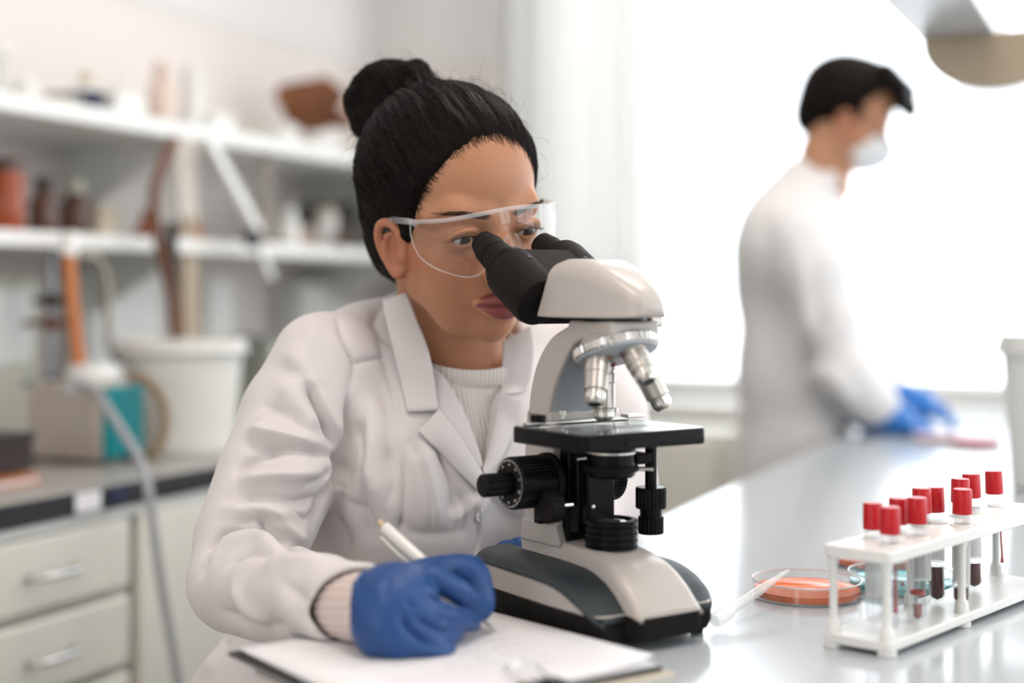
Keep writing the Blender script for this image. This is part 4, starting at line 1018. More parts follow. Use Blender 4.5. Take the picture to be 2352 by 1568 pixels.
# the neckband follows a tilted ring; everything above it is open
rc = AT(1066, 816, 1.372); rn = Vector((.10, -.42, 1)).normalized()
keep = ((Vt - np.array(rc)) @ np.array(rn)) < .006
keep &= Vt[:, 2] > .985; okf = keep[Ft].all(1); Ft = Ft[okf]
sweater = mesh_np('sweater', Vt, Ft, M_knit, person); sweater['label'] = 'ribbed off-white sweater'
nt = M_knit.node_tree
def rib_bump(m, M, scale, dist=.0012):
    nt = m.node_tree; p = nt.nodes['Principled BSDF']; tc = nt.nodes.new('ShaderNodeTexCoord')
    mpn = nt.nodes.new('ShaderNodeMapping'); mpn.inputs['Rotation'].default_value = (0, 0, -math.atan2(TL_.y, TL_.x))
    mpn.vector_type = 'POINT'; nt.links.new(tc.outputs['Object'], mpn.inputs['Vector'])
    wv = nt.nodes.new('ShaderNodeTexWave'); wv.inputs['Scale'].default_value = scale; wv.inputs['Distortion'].default_value = .6; wv.inputs['Detail'].default_value = 1
    nt.links.new(mpn.outputs['Vector'], wv.inputs['Vector'])
    bp = nt.nodes.new('ShaderNodeBump'); bp.inputs['Strength'].default_value = .9; bp.inputs['Distance'].default_value = dist
    nt.links.new(wv.outputs['Fac'], bp.inputs['Height']); nt.links.new(bp.outputs['Normal'], p.inputs['Normal'])
rib_bump(M_knit, None, 78)
# ring of the neckband
bandpts = []
for i in range(41):
    a = 2 * math.pi * i / 40; e1 = rn.cross(Vector((0, 1, 0))).normalized(); e2 = rn.cross(e1)
    bandpts.append(rc + (e1 * math.cos(a) + e2 * math.sin(a)) * .0560 + rn * .002)
mb = MB(); mb.tube(bandpts, .0052, 10, cap=False, flat=2.0, up=rn); mb.build('neckband', M_knit, sweater)
# sweater cuff
M_knitc = mat('ribbed_pink_white_cuff', (.70, .58, .53), .85, spec=.15, sheen=.3)
d = (RF[-1] - RF[-2]).normalized(); wr = AT(858, 1396, 1.012); rings = []
c0 = RF[-2] - d * .030; n = 96
for t in np.linspace(0, 1, 9):
    c = c0.lerp(wr + d * .004, t); r_ = .0225 - .001 * t; x = d.cross(ZV).normalized(); y = x.cross(d); row = []
    for i in range(n):
        a = 2 * math.pi * i / n; q = r_ + (.0006 if (i // 2) % 2 else -.0005) + .0012 * math.sin(3 * t + 2 * a) * (1 - t); row.append(c + x * math.cos(a) * q * .92 + y * math.sin(a) * q * 1.12); row[-1].z = max(row[-1].z, .9142)
    rings.append(row)
mb = MB(); mb.loft(rings, cap=False); mb.build('sweater_cuff', M_knitc, sweater, angle=80)

# collar and lapels: cloth sheets lying on the coat
def cloth_patch(name, A, B, nu, nv, off, depth=None, mat_=None, parent=None, curl=.0, solid=.0018):
    A = spline(A, nu // max(1, len(A) - 1)); B = spline(B, nu // max(1, len(B) - 1)); n = min(len(A), len(B)); rows = []
    A = [A[int(round(i * (len(A) - 1) / (n - 1)))] for i in range(n)]; B = [B[int(round(i * (len(B) - 1) / (n - 1)))] for i in range(n)]
    last = None
    for j in range(nv + 1):
        t = j / nv; row = []
        for i in range(n):
            px = A[i][0] + (B[i][0] - A[i][0]) * t; py = A[i][1] + (B[i][1] - A[i][1]) * t
            h, nn = on_surface(cb, px, py); dd = None
            if depth: dd = depth(i / (n - 1), t)
            if dd is None or (h is not None and h.y < dd): 
                p = h if h is not None else AT(px, py, last)
            else: p = AT(px, py, dd)
            last = p.y; o = off * (1 + .5 * math.sin(math.pi * t)) + curl * t
            row.append(p - Vector((p.x, p.y, p.z - CAMZ)).normalized() * o)
        rows.append(row)
    rows = [[(rows[max(j - 1, 0)][i] + rows[j][i] * 2 + rows[min(j + 1, nv)][i]) / 4 for i in range(n)] for j in range(nv + 1)]
    rows = [[(rows[j][max(i - 1, 0)] + rows[j][i] * 2 + rows[j][min(i + 1, n - 1)]) / 4 for i in range(n)] for j in range(nv + 1)]
    mb = MB(); mb.loft(rows, cap=False, closed=False)
    o = mb.build(name, mat_ or M_coat, parent or coat, solid=solid, off=1.0, angle=60); return o
cloth_patch('collar', [(935, 668), (960, 735), (989, 812), (1011, 945)], [(876, 688), (886, 740), (906, 825), (934, 948)], 24, 10, .0045, lambda u, t: 1.315 - .02 * u)
cloth_patch('lapel', [(1009, 935), (1040, 975), (1075, 1030), (1118, 1098)], [(958, 990), (1000, 1030), (1050, 1082), (1104, 1134)], 24, 10, .0038, lambda u, t: 1.302)
cloth_patch('collar', [(1152, 782), (1152, 820), (1150, 862), (1146, 905)], [(1222, 745), (1228, 800), (1222, 860), (1208, 902)], 24, 10, .0045, lambda u, t: 1.335)
cloth_patch('lapel', [(1147, 900), (1135, 960), (1121, 1020), (1108, 1078)], [(1200, 915), (1185, 980), (1155, 1050), (1116, 1100)], 24, 10, .0036, lambda u, t: 1.315)
# collar standing round the back of the neck
# front edge of the coat and its button
h, nn = on_surface(cb, 1101, 1182)
mb = MB(); mb.lathe([(.0050, 0), (.0055, .0008), (.0052, .0018), (.0040, .0016), (0, .0014)], frame(h - nn * -.0004, nn), 20, cap=False); mb.build('button', mat('pearl_button', (.75, .76, .76), .2, spec=.7), coat)
pk = [on_surface(cb, px, py) for px, py in spline([(1112, 1098), (1094, 1140), (1098, 1190), (1092, 1260), (1080, 1300)], 6)]
mb = MB(); rings = [[p + n_ * .0016 - Vector((.003, 0, 0)), p + n_ * .0022, p + n_ * .0016 + Vector((.0024, 0, 0)), p - n_ * .002] for p, n_ in pk if p is not None]; mb.loft(rings); mb.build('front_placket', M_coat, coat, angle=70)
# ---------------------------------------------------------------- blue nitrile gloves and pen
M_glove = mat('blue_nitrile_glove', (.017, .068, .225), .42, spec=.4, var=.15, vscale=60, bump=.10, bscale=500)
def zp(x, y): return 680 + x / 3.843, 1160 + y / 3.843
def Q(x, y, d): return AT(*zp(x, y), d)
S_ = SDF((-.110, .960, .905), (.010, 1.100, 1.000), .0012)
wr = Q(690, 900, 1.010)
# palm and back of the hand
S_.chain([wr, Q(800, 890, 1.008)], [.0225, .0235], .006)
S_.ell(Q(900, 860, 1.012), (.024, .022, .026), .012)
S_.ell(Q(990, 1000, 1.004), (.024, .020, .026), .014)
S_.chain([Q(820, 780, 1.016), Q(1050, 660, 1.030)], [.018, .0125], .012)
S_.chain([Q(800, 960, 1.004), Q(1000, 860, 1.016)], [.020, .0135], .012)
S_.chain([Q(800, 1060, 1.000), Q(930, 1010, 1.004)], [.019, .0135], .012)
S_.chain([Q(800, 1130, .998), Q(900, 1190, .995)], [.018, .0145], .012)
fing = [  # index, middle, ring, little
  ([Q(1050, 650, 1.030), Q(1250, 665, 1.026), Q(1440, 765, 1.034), Q(1645, 930, 1.054)], [.0120, .0100, .0094, .0076]),
  ([Q(1010, 870, 1.016), Q(1220, 945, 1.008), Q(1400, 1000, 1.022), Q(1550, 1035, 1.046)], [.0125, .0102, .0094, .0076]),
  ([Q(930, 1010, 1.004), Q(1170, 1085, 1.000), Q(1330, 1120, 1.015), Q(1400, 1125, 1.035)], [.0130, .0100, .0092, .0078]),
  ([Q(880, 1160, .997), Q(1060, 1230, .992), Q(1230, 1235, 1.002), Q(1310, 1210, 1.020)], [.0135, .0102, .0092, .0076])]
for pts, rs in fing: 
    T = SDF((-.110, .960, .905), (.010, 1.100, 1.000), .0012) if False else S_
    S_.chain(pts, [q * .93 for q in rs], .0016, n=3)
S_.chain([Q(960, 700, 1.040), Q(1180, 620, 1.062), Q(1530, 575, 1.072), Q(1610, 770, 1.066), Q(1650, 890, 1.062)], [.014, .0125, .0105, .0100, .0080], .004, n=3)
S_.ell(Q(1230, 1290, 1.004), (.014, .014, .006), .006)
Vg, Fg = S_.mesh(1)
zmin = .9135
Vg[:, 2] = np.maximum(Vg[:, 2], zmin)
gb = bvh_of(Vg, Fg)
gf = [([zp(1150, 760), zp(1300, 850), zp(1450, 920), zp(1580, 1000)], .0022, -.0050), ([zp(1050, 980), zp(1160, 1060), zp(1300, 1110), zp(1420, 1115)], .0020, -.0040), ([zp(930, 950), zp(990, 1080), zp(1120, 1190), zp(1290, 1225)], .0022, -.0044),
      ([zp(830, 640), zp(800, 740), zp(780, 850)], .0030, -.0010), ([zp(960, 800), zp(1000, 880), zp(1050, 900)], .0025, -.0012), ([zp(1300, 560), zp(1400, 600), zp(1460, 650)], .0022, -.0018), ([zp(700, 660), zp(740, 800), zp(730, 950)], .003, .0008)]
Vg = sculpt(Vg, Fg, gf, gb)
glove = mesh_np('glove', Vg, Fg, M_glove, person); glove['label'] = 'blue nitrile glove holding the pen'
# rolled cuff of the glove
d = (Q(800, 890, 1.008) - wr).normalized(); x = d.cross(ZV).normalized(); y = x.cross(d); pts = []
for i in range(49):
    a = 2 * math.pi * i / 48; r_ = 1 + .03 * math.sin(17 * a); pts.append(wr - d * .004 + (x * math.cos(a) * .0222 + y * math.sin(a) * .0240) * r_)
mb = MB(); mb.tube(pts, .0022, 8, cap=False); mb.build('rolled_cuff', M_glove, glove)
# left glove resting behind the microscope base
S_ = SDF((-.060, 1.215, .900), (.075, 1.345, .975), .0015)
lw = LF[-1] + d2 * .006
S_.chain([lw - d2 * .02, lw, AT(1235, 1290, 1.285)], [.0205, .0205, .018], .008)
pal = AT(1212, 1308, 1.272); S_.ell(pal, (.026, .020, .014), .008)
for (bx, by, bd), (mx_, my_, md), (tx, ty, td_) in [((1232, 1262, 1.272), (1212, 1252, 1.258), (1200, 1290, 1.249)), ((1206, 1262, 1.268), (1190, 1250, 1.256), (1178, 1290, 1.247)), ((1178, 1268, 1.268), (1161, 1257, 1.255), (1150, 1295, 1.246)), ((1150, 1280, 1.270), (1136, 1276, 1.256), (1130, 1305, 1.248))]:
    S_.chain([pal, AT(bx, by + 16, bd), AT(mx_, my_ + 9, md), AT(tx, ty + 10, td_)], [.012, .0095, .0085, .0070], .004, n=3)
S_.chain([pal, AT(1262, 1290, 1.262), AT(1270, 1310, 1.250)], [.013, .010, .008], .004)
Vg, Fg = S_.mesh(1); Vg[:, 2] = np.maximum(Vg[:, 2], BENCH + .0008)
o = mesh_np('glove', Vg, Fg, M_glove, person); o['label'] = 'blue nitrile glove behind the microscope base'
# pen
M_pen = mat('pen_white_plastic', (.74, .73, .68), .25, coat=.4); M_pent = mat('pen_clear_tip', (.72, .72, .70), .3)
M_brass = mat('pen_button', (.55, .42, .28), .35)
ptip = ONZ(1143, 1448, .9142); ptop = AT(872, 1199, 1.105)
pd = (ptop - ptip).normalized(); pl = (ptop - ptip).length
pen = empty('pen', ptip, 'slim white ballpoint pen held in the gloved writing hand', 'pen')
T = frame(ptip, pd)
mb = MB(); mb.lathe([(.0042, .022), (.0046, .030), (.0046, pl - .006), (.0042, pl - .005), (0, pl - .005)], T, 24, cap=False); mb.build('barrel', M_pen, pen)
mb = MB(); mb.lathe([(.0006, 0), (.0010, .002), (.0026, .009), (.0042, .022)], T, 20); mb.build('tip', M_pent, pen)
mb = MB(); mb.lathe([(.0026, pl - .006), (.0026, pl), (.0020, pl + .001)], T, 16); mb.build('button', M_brass, pen)
side = pd.cross(Vector((0, 1, 0))).normalized() * -1
if side.z > 0: side = -side
mb = MB(); a = ptip + pd * (pl - .008) + side * .0040; mb.tube([a, a + side * .0035, a + side * .0040 - pd * .02, a + side * .0028 - pd * .040, a + side * .0016 - pd * .044], .0016, 8, flat=.8); mb.build('clip', M_pen, pen, bevel=.0)

# ---------------------------------------------------------------- body inside the clothes, and the stool under it
S_ = SDF((-.36, 1.02, .0), (.22, 1.62, 1.12), .010)
S_.chain([AT(1062, 900, 1.385), TP(0, -.01, 1.06), TP(0, -.02, .92), TP(0, -.05, .72)], [.040, .070, .072, .085], .03)
for sg in (-1, 1): S_.chain([TP(sg * .06, -.05, .60), TP(sg * .085, .15, .575), TP(sg * .09, .33, .565), TP(sg * .09, .31, .32), TP(sg * .09, .28, .10)], [.080, .072, .058, .050, .040], .02); S_.chain([TP(sg * .09, .25, .045), TP(sg * .09, .40, .042)], [.042, .038], .02)
S_.chain([TP(-.09, -.01, 1.06), RA[1], RA[3], RF[0]], [.034, .034, .030, .028], .01); S_.chain(RF[:4], [.028, .024, .020, .017], .01); S_.chain([TP(.09, -.01, 1.06), LA[1], LA[2], LF[1], LF[2]], [.034, .034, .030, .022, .016], .01)
Vb, Fb = S_.mesh(1); me = person.data; nv = len(me.vertices)
co = np.empty(nv * 3, np.float32); me.vertices.foreach_get('co', co); col = np.empty(nv * 4, np.float32); me.color_attributes['tint'].data.foreach_get('color', col)
p2 = mesh_np('person_all', np.concatenate([co.reshape(-1, 3), Vb]), np.concatenate([Fh, Fb + nv]), [M_skin, mat('grey_trousers', (.10, .10, .11), .8)])
a = p2.data.color_attributes.new('tint', 'FLOAT_COLOR', 'POINT'); a.data.foreach_set('color', np.concatenate([col, np.tile([0, 0, 0, 1], len(Vb))]).astype(np.float32))
zc = np.concatenate([co.reshape(-1, 3), Vb])[:, 2][p2.data.loops[0].vertex_index] if False else None
p2.data.polygons.foreach_set('material_index', np.array([1 if p.center.z < .80 else 0 for p in p2.data.polygons], dtype=np.int32))
person.data = p2.data; bpy.data.objects.remove(p2)
stool = empty('lab_stool', TP(0, -.05, 0), 'round black lab stool under the seated person', 'stool'); T = Matrix.Translation(TP(0, -.05, 0))
mb = MB(); mb.lathe([(.02, .455), (.150, .455), (.165, .465), (.168, .480), (.155, .495), (0, .498)], T, 40, cap=False); mb.build('seat', M_black, stool)
mb = MB(); mb.lathe([(.022, .06), (.022, .455)], T, 20); mb.build('column', M_steel, stool)
for k in range(5):
    a_ = 2 * math.pi * k / 5; q = Vector((math.cos(a_), math.sin(a_), 0)); mb = MB(); mb.tube([T @ (q * .02 + ZV * .085), T @ (q * .20 + ZV * .055), T @ (q * .24 + ZV * .018)], [.016, .012, .010], 10); mb.build('leg', M_steel, stool)
    mb = MB(); mb.lathe([(.018, .0), (.018, .012)], T @ Matrix.Translation(q * .24), 16); mb.build('glide', M_black, stool)
# ================================================================ things on the bench
M_paper = mat('white_paper', (.80, .79, .80), .7, var=.02); M_board = mat('dark_clipboard', (.035, .032, .030), .5); M_beige = mat('beige_notebook', (.55, .50, .40), .6, var=.08)
M_ink = mat('grey_ink', (.34, .33, .34), .7)
RC = ONZ(1524, 1530, .910); LC = ONZ(522, 1495, .910); e1 = Vector((-.580, .814, 0)); e2 = Vector((-.814, -.580, 0))
dl = LC - RC; LE, WE = dl.dot(e1), dl.dot(e2)
def quad(o, a0, a1, b0, b1, z0, z1, mb=None):
    mb = mb or MB(); M = axes(Vector((o.x, o.y, 0)), e1, -e2, ZV)
    return mb.box(((a0 + a1) / 2, -(b0 + b1) / 2, (z0 + z1) / 2), (a1 - a0, b1 - b0, z1 - z0), M)
nb = empty('notebook', RC, 'beige notebook lying under the black clipboard', 'notebook')
quad(RC, -.010, LE - .030, -.004, WE - .006, .9002, .9012).build('back_cover', M_beige, nb)
quad(RC, -.007, LE - .032, -.002, WE - .008, .9013, .9056).build('pages', M_paper, nb)
quad(RC, -.010, LE - .030, -.004, WE - .006, .9057, .9068).build('front_cover', M_beige, nb, bevel=.0004)
clb = empty('clipboard', RC, 'black clipboard with a binder clip at its near edge', 'clipboard')
quad(RC, 0, LE, 0, WE, .9070, .9096).build('board', M_board, clb, bevel=.0008)
for k in range(3):                                             # loose sheets, slightly fanned
    zk = .9098 + k * .0011; rings = []
    for i in range(13):
        t = i / 12; row = []
        for j in range(11):
            u_ = j / 10; p = RC + e1 * (.004 + (LE - .008) * t) + e2 * (.002 + k * .0015 + (WE - .010) * u_)
            lift = (.005 * max(0, (.25 - u_) / .25) ** 2 * (1 - t)) * (k == 2)
            row.append(Vector((p.x, p.y, zk + max(0, lift))))
        rings.append(row)
    mb = MB(); mb.loft(rings, cap=False, closed=False)
    tag(mb.build('paper_sheet', M_paper, solid=.0007, off=1.0), ['lowest white paper sheet on the black clipboard', 'middle white paper sheet on the black clipboard', 'top white paper sheet being written on'][k], 'paper', 'paper sheets on the clipboard')
top_sheet = [o for o in bpy.data.objects if o.name.startswith('paper_sheet')][-1]
mb = MB(); rr = random.Random(4)
for ln in range(9):
    a = LE * (.90 - .085 * ln); b = .03
    while b < WE * (.80 if ln % 3 else .55):
        L = rr.uniform(.004, .012)
        if rr.random() < .8: quad(RC, a - .0004, a + .0004, b, b + L, .91275, .91283, mb)
        b += L + .0025
o = mb.build('written_lines', M_ink, top_sheet, smooth=False); o['kind'] = 'stuff'
cc = RC + e2 * (WE * .45)
M_cl = axes(Vector((cc.x, cc.y, 0)), e1, -e2, ZV)
mb = MB(); mb.prism([(-.004, .9066), (-.004, .9135), (.010, .9142), (.0105, .9136), (-.003, .9126), (-.003, .9074), (.0105, .9064), (.010, .9058)], .032, M_cl @ axes((0, .016, 0), (1, 0, 0), (0, 0, 1), (0, -1, 0))); bc = mb.build('binder_clip', M_mb, clb, bevel=.0004)
for zz, up in ((.9150, .004),):
    pts = [M_cl @ Vector(p) for p in spline([(-.002, -.008, .9140), (.012, -.010, zz), (.028, -.011, zz + up), (.033, 0, zz + up), (.028, .011, zz + up), (.012, .010, zz), (-.002, .008, .9140)], 5)]
    mb = MB(); mb.tube(pts, .0009, 8); mb.build('clip_wire', M_chr, bc)

# petri dishes
M_or = mat('orange_agar', (.84, .16, .025), .12, spec=.5, var=.15, vscale=120)
M_te = mat('turquoise_agar', (.16, .66, .70), .12, spec=.5, var=.15, vscale=120)
M_dish = thin_clear('petri_glass', (.955, .965, .97), .05, .03); M_bub = mat('dark_colony', (.16, .05, .02), .4)
M_rim = mat('dish_rim_glass', (.70, .72, .72), .08, spec=.9, alpha=.55)
def petri(loc, r, ag, label, dots):
    root = empty('petri_dish', loc, label, 'petri dish', 'petri dishes beside the test tube rack')
    T = Matrix.Translation(loc)
    mb = MB(); mb.lathe([(0, .0005), (r - .0012, .0005), (r, .0015), (r, .0150), (r - .0014, .0150), (r - .0014, .0022), (0, .0022)], T, 64, cap=False); mb.build('glass', M_dish, root)
    mb = MB(); mb.tube([T @ Vector(((r - .0007) * math.cos(2 * math.pi * i / 64), (r - .0007) * math.sin(2 * math.pi * i / 64), .0150)) for i in range(65)], .0009, 8, cap=False); mb.build('rim', M_rim, root)
    mb = MB(); mb.lathe([(0, .0024), (r - .0020, .0024), (r - .0018, .0030), (r - .0018, .0076), (r - .0026, .0072), (0, .0071)], T, 64, cap=False); ag_ = mb.build('agar', ag, root)
    for k in range(dots):
        a = -2.6 + 2.1 * k / dots + .2 * math.sin(k * 5); q = (r - .0023, .0048 + .0012 * math.sin(k * 7.3))
        mb = MB(); mb.ball((q[0] * math.cos(a), q[0] * math.sin(a), q[1]), (.0007, .0007, .0006), T, 8, 6); mb.build('colony', M_bub, ag_)
    return root
petri((.2517, 1.249, BENCH), .0465, M_or, 'petri dish of orange agar under the pipette tip, nearest the microscope', 9)
petri((.3500, 1.400, BENCH), .0455, M_or, 'petri dish of orange agar behind the rack, furthest back of the dishes', 0)
petri((.3410, 1.283, BENCH), .0455, M_te, 'petri dish of turquoise agar seen through the test tube rack', 6)

# plastic transfer pipette leaning on the rim
M_pip = mat('milky_plastic', (.85, .86, .85), .2, spec=.7, alpha=.45)
pip = empty('transfer_pipette', ONZ(1625, 1432, .9055), 'clear plastic pipette leaning on the rim of the orange dish', 'pipette')
a, b = ONZ(1640, 1427, .9075), Vector((.2290, 1.213, .9290)); dd = (b - a); T = frame(a, dd); Lp = dd.length
mb = MB(); mb.lathe([(0, 0), (.0045, .0008), (.0062, .004), (.0064, .016), (.0052, .024), (.0040, .028), (.0038, Lp * .62), (.0030, Lp * .70), (.0016, Lp - .006), (.0012, Lp)], T, 28, cap=False); mb.build('tube', M_pip, pip)
for k in (.36, .44, .52, .58):
    mb = MB(); mb.lathe([(.0040, Lp * k), (.0042, Lp * k + .0005), (.0040, Lp * k + .001)], T, 24, cap=False); mb.build('graduation', M_pip, pip)

# test tube rack
RQ, RP = Vector((.66, .75, 0)).normalized(), Vector((-.75, .66, 0)).normalized(); R0 = Vector((.268, 1.035, BENCH)); RLEN, RWID = .300, .0545
M_rack = mat('white_rack_plastic', (.80, .80, .77), .35, sss=.0, var=.03)
rack = empty('test_tube_rack', R0, 'white plastic test tube rack holding red-capped tubes', 'test tube rack')
MR = axes(R0, RQ, RP, ZV)
rows = {'f': .0150, 'b': .0355}
TUBES = [('f', .0283), ('f', .0733), ('f', .149), ('b', .0442), ('b', .0815), ('b', .1244), ('b', .150), ('b', .193), ('b', .220), ('b', .268)]
def plate(name, z0, z1, hole_r):
    """plate with a round hole for every tube place"""
    n = 24; mb = MB(); me = bmesh.new()
    cells = []; xs = [0.0]
    o = mb.prism([(x + RLEN / 2, y + RWID / 2) for x, y in rrect(RLEN, RWID, .004, 3)], z1 - z0, MR, z0).build(name, M_rack, rack, bevel=.0012)
    return o
plate('bottom_plate', .0040, .0112, .006)
tp = plate('top_plate', .0665, .0755, .007)
for rk, t in TUBES:                                              # raised collar round every hole
    mb = MB(); mb.lathe([(.0068, .0750), (.0088, .0750), (.0086, .0766), (.0070, .0768)], MR @ Matrix.Translation((t, rows[rk], 0)), 24); mb.build('hole_collar', M_rack, tp)
for t, s in ((.006, .006), (.006, RWID - .006), (.13, .006), (.13, RWID - .006), (RLEN - .006, .006), (RLEN - .006, RWID - .006)):
    mb = MB(); mb.lathe([(.0056, .0112), (.0050, .0190), (.0032, .0215), (.0030, .0280), (.0030, .0600), (.0046, .0664)], MR @ Matrix.Translation((t, s, 0)), 20); mb.build('post', M_rack, rack)
    mb = MB(); mb.lathe([(.0066, .0003), (.0070, .0015), (.0070, .0042)], MR @ Matrix.Translation((t, s, 0)), 20); mb.build('foot', M_rack, rack)
M_cap = mat('red_tube_cap', (.52, .012, .018), .35, spec=.4, var=.12, vscale=80); M_blood = mat('dark_blood', (.085, .006, .012), .2, spec=.5)
M_tube = thin_clear('tube_glass', (.95, .955, .955), .05, .04); M_lab = mat('tube_label', (.80, .79, .76), .6, alpha=.65); M_streak = mat('blood_streak', (.50, .03, .03), .3)
M_pink = mat('pink_serum', (.62, .30, .28), .2, trans=.4)
tl_ = {0: ('red-capped tube with a thin red streak, front row, nearest corner of the rack', 'streak'), 1: ('red-capped tube with a little pink fluid, second in the front row', 'pink'), 2: ('red-capped tube with dark blood at the bottom, third in the front row', 'low'),
       3: ('red-capped tube at the back row, first from the near end of the rack', None), 4: ('red-capped tube at the back row, second from the near end of the rack', 'dot'), 5: ('red-capped tube at the back row half hidden behind a front tube', None),
       6: ('red-capped tube filled highest with dark blood, middle of the back row', 'tall'), 7: ('red-capped tube at the back row directly behind the third front tube', None), 8: ('red-capped tube with dark blood, back row, second from the right', 'mid'), 9: ('red-capped tube with a red streak, last at the right end of the rack', 'streak')}
for i, (rk, t) in enumerate(TUBES):
    lab, con = tl_[i]; tilt = (0, .01, -.015, .02, -.01, .015, .03, 0, .035, .05)[i]
    base = MR @ Vector((t, rows[rk], .0114)); dz = (.0, .002, .001, -.001, -.001, .002, .0, .003, .004, .002)[i]
    root = empty('test_tube', base, lab, 'test tube', 'red-capped test tubes in the rack')
    T = MR @ Matrix.Translation((t, rows[rk], .0114)) @ Matrix.Rotation(-tilt, 4, 'X') @ Matrix.Rotation(tilt * .4, 4, 'Y'); H = .0760 + dz; r_ = .0066
    pr = [(0, .0004), (.003, .0012), (.0052, .0032), (r_, .0062), (r_, H), (r_ - .0009, H), (r_ - .0009, .0064), (.0044, .0042), (0, .0018)]
    mb = MB(); mb.lathe(pr, T, 32, cap=False); mb.build('glass', M_tube, root)
    mb = MB(); mb.lathe([(.0058, H - .004), (.0074, H - .0035), (.0076, H - .002), (.0073, H + .0150), (.0068, H + .0160), (0, H + .0162)], T, 32, cap=False); mb.build('cap', M_cap, root)
    if con in ('tall', 'mid', 'low'):
        h = {'tall': .0290, 'mid': .0220, 'low': .0145}[con]
        mb = MB(); mb.lathe([(0, .0020), (.0042, .0044), (r_ - .0010, .0066), (r_ - .0010, h), (0, h - .0004)], T, 28, cap=False); mb.build('blood', M_blood, root)
        mb = MB(); mb.lathe([(r_ + .0001, h + .004), (r_ + .0001, H - .012)], T, 28, cap=False); mb.build('label', M_lab, root)
    elif con == 'streak':
        c = Vector((-.3, -.9, 0)).normalized() * (r_ - .0012); mb = MB(); mb.tube([T @ (c + Vector((.0004 * math.sin(k), 0, .016 + .036 * k / 8))) for k in range(9)], [.0016, .0010] + [.0008] * 6 + [.0004], 8); mb.build('blood_streak', M_streak, root)
    elif con == 'pink':
        mb = MB(); mb.lathe([(0, .0026), (.0030, .0044), (.0034, .0140), (0, .0140)], T, 24, cap=False); mb.build('serum', M_pink, root)
        mb = MB(); mb.lathe([(r_ - .0010, .0215), (r_ - .0010, .0240)], T, 28, cap=False); mb.build('blood_ring', M_streak, root)
    elif con == 'dot':
        mb = MB(); mb.ball((-.002, -.0045, .026), .0013, T, 10, 8); mb.build('blood_drop', M_streak, root)
    else:
        mb = MB(); mb.lathe([(r_ + .0001, .022), (r_ + .0001, H - .012)], T, 28, cap=False); mb.build('label', M_lab, root)

# white lidded tub at the right edge
tub = empty('lidded_tub', (.6960, 1.93, BENCH), 'white lidded plastic tub at the right edge of the picture', 'tub')
T = Matrix.Translation((.6960, 1.93, BENCH))
mb = MB(); mb.lathe([(0, .001), (.034, .001), (.036, .003), (.0470, .172), (.0480, .178), (.0480, .182)], T, 48); mb.build('body', M_plas_w, tub)
mb = MB(); mb.lathe([(.0500, .178), (.0545, .178), (.0550, .180), (.0550, .192), (.0520, .1935), (.0520, .2020), (.0505, .2040), (0, .2040)], T, 48, cap=False); mb.build('lid', M_plas_w, tub)

# bench lamp hanging at the upper right
M_capb = mat('beige_lamp_end', (.44, .36, .26), .5, var=.05); M_diff = mat('frosted_lamp_cover', (.80, .82, .84), .25, spec=.6)
lampo = AT(2285, 90, 1.90); lamp = empty('bench_lamp', lampo, 'long hanging bench lamp with beige half-round end at the upper right', 'lamp')
ML = axes(lampo, V, ZV, -U)
half = [(.088 * math.cos(R(a)), .062 * math.sin(R(a)) - .004) for a in np.linspace(180, 360, 25)]; prof = [(-.088, .0), *half[1:-1], (.088, .0), (.088, .006), (-.088, .006)]
mb = MB(); mb.prism(prof, .022, ML, 0.0); mb.build('end_cap', M_capb, lamp, bevel=.002)
mb = MB(); mb.prism([(x * .95, y * .93) for x, y in prof], -1.1, ML, 0.0); mb.build('cover', M_diff, lamp)
mb = MB(); mb.box((0, .022, -.25), (.094, .034, 1.75), axes(lampo + V * -.046, V, ZV, -U)); mb.build('channel', mat('lamp_channel_grey', (.50, .50, .49), .35), lamp, bevel=.002)
for s in (-.62, .1): 
    q = lampo + V * -.046 - U * s; mb = MB(); mb.cyl(q + ZV * .035, Vector((q.x, q.y, ZC)), .004); mb.build('suspension_rod', M_steel, lamp)
# ================================================================ standing person at the far end of the bench
def P2(px, py, d): return AT(px + 14, py, d)
DM = 2.74
M_skin2 = skin_material('skin_standing', (.52, .27, .16), (.40, .15, .12))
HM2 = head_frame(66, 24, 0, AT(2030, 300, 2.71), .90); HMi2 = HM2.inverted()
S_ = SDF((-.088, -.115, -.215), (.088, .112, .125), .003); face_sdf(S_)
nb2 = HMi2 @ AT(1890, 425, 2.76); S_.chain([Vector((0, -.025, -.025)), Vector((0, -.030, -.030)).lerp(nb2, .5), nb2], [.050, .052, .060], .02)
Vm, Fm = S_.mesh(2); Vm = Vm @ np.array(HM2.to_3x3()).T + np.array(HM2.translation)
# body: hidden torso, legs and arms continue the same figure
lo_, hi_ = (.28, 2.45, .0), (.80, 3.05, 1.40)
S_ = SDF(lo_, hi_, .012)
hipm = P2(1820, 1000, 2.78); BX = Vector((math.sin(R(66)), -math.cos(R(66)), 0)); BL = Vector((math.cos(R(66)), math.sin(R(66)), 0))
S_.chain([P2(1860, 430, 2.76), P2(1810, 560, 2.76), P2(1820, 800, 2.77), hipm], [.045, .060, .060, .062], .03)
for sg in (-1, 1): S_.chain([hipm + BL * sg * .02 - BX * .03, Vector((hipm.x, hipm.y, .48)) + BL * sg * .09 + BX * .02, Vector((hipm.x, hipm.y, .07)) + BL * sg * .09], [.06, .05, .042], .03); S_.chain([Vector((hipm.x, hipm.y, .05)) + BL * sg * .09 - BX * .04, Vector((hipm.x, hipm.y, .045)) + BL * sg * .09 + BX * .14], [.045, .040], .02)
Vb, Fb = S_.mesh(1)
man = mesh_np('person', np.concatenate([Vm, Vb]), np.concatenate([Fm, Fb + len(Vm)]), M_skin2)
paint_face(man, HMi2, brow=False)
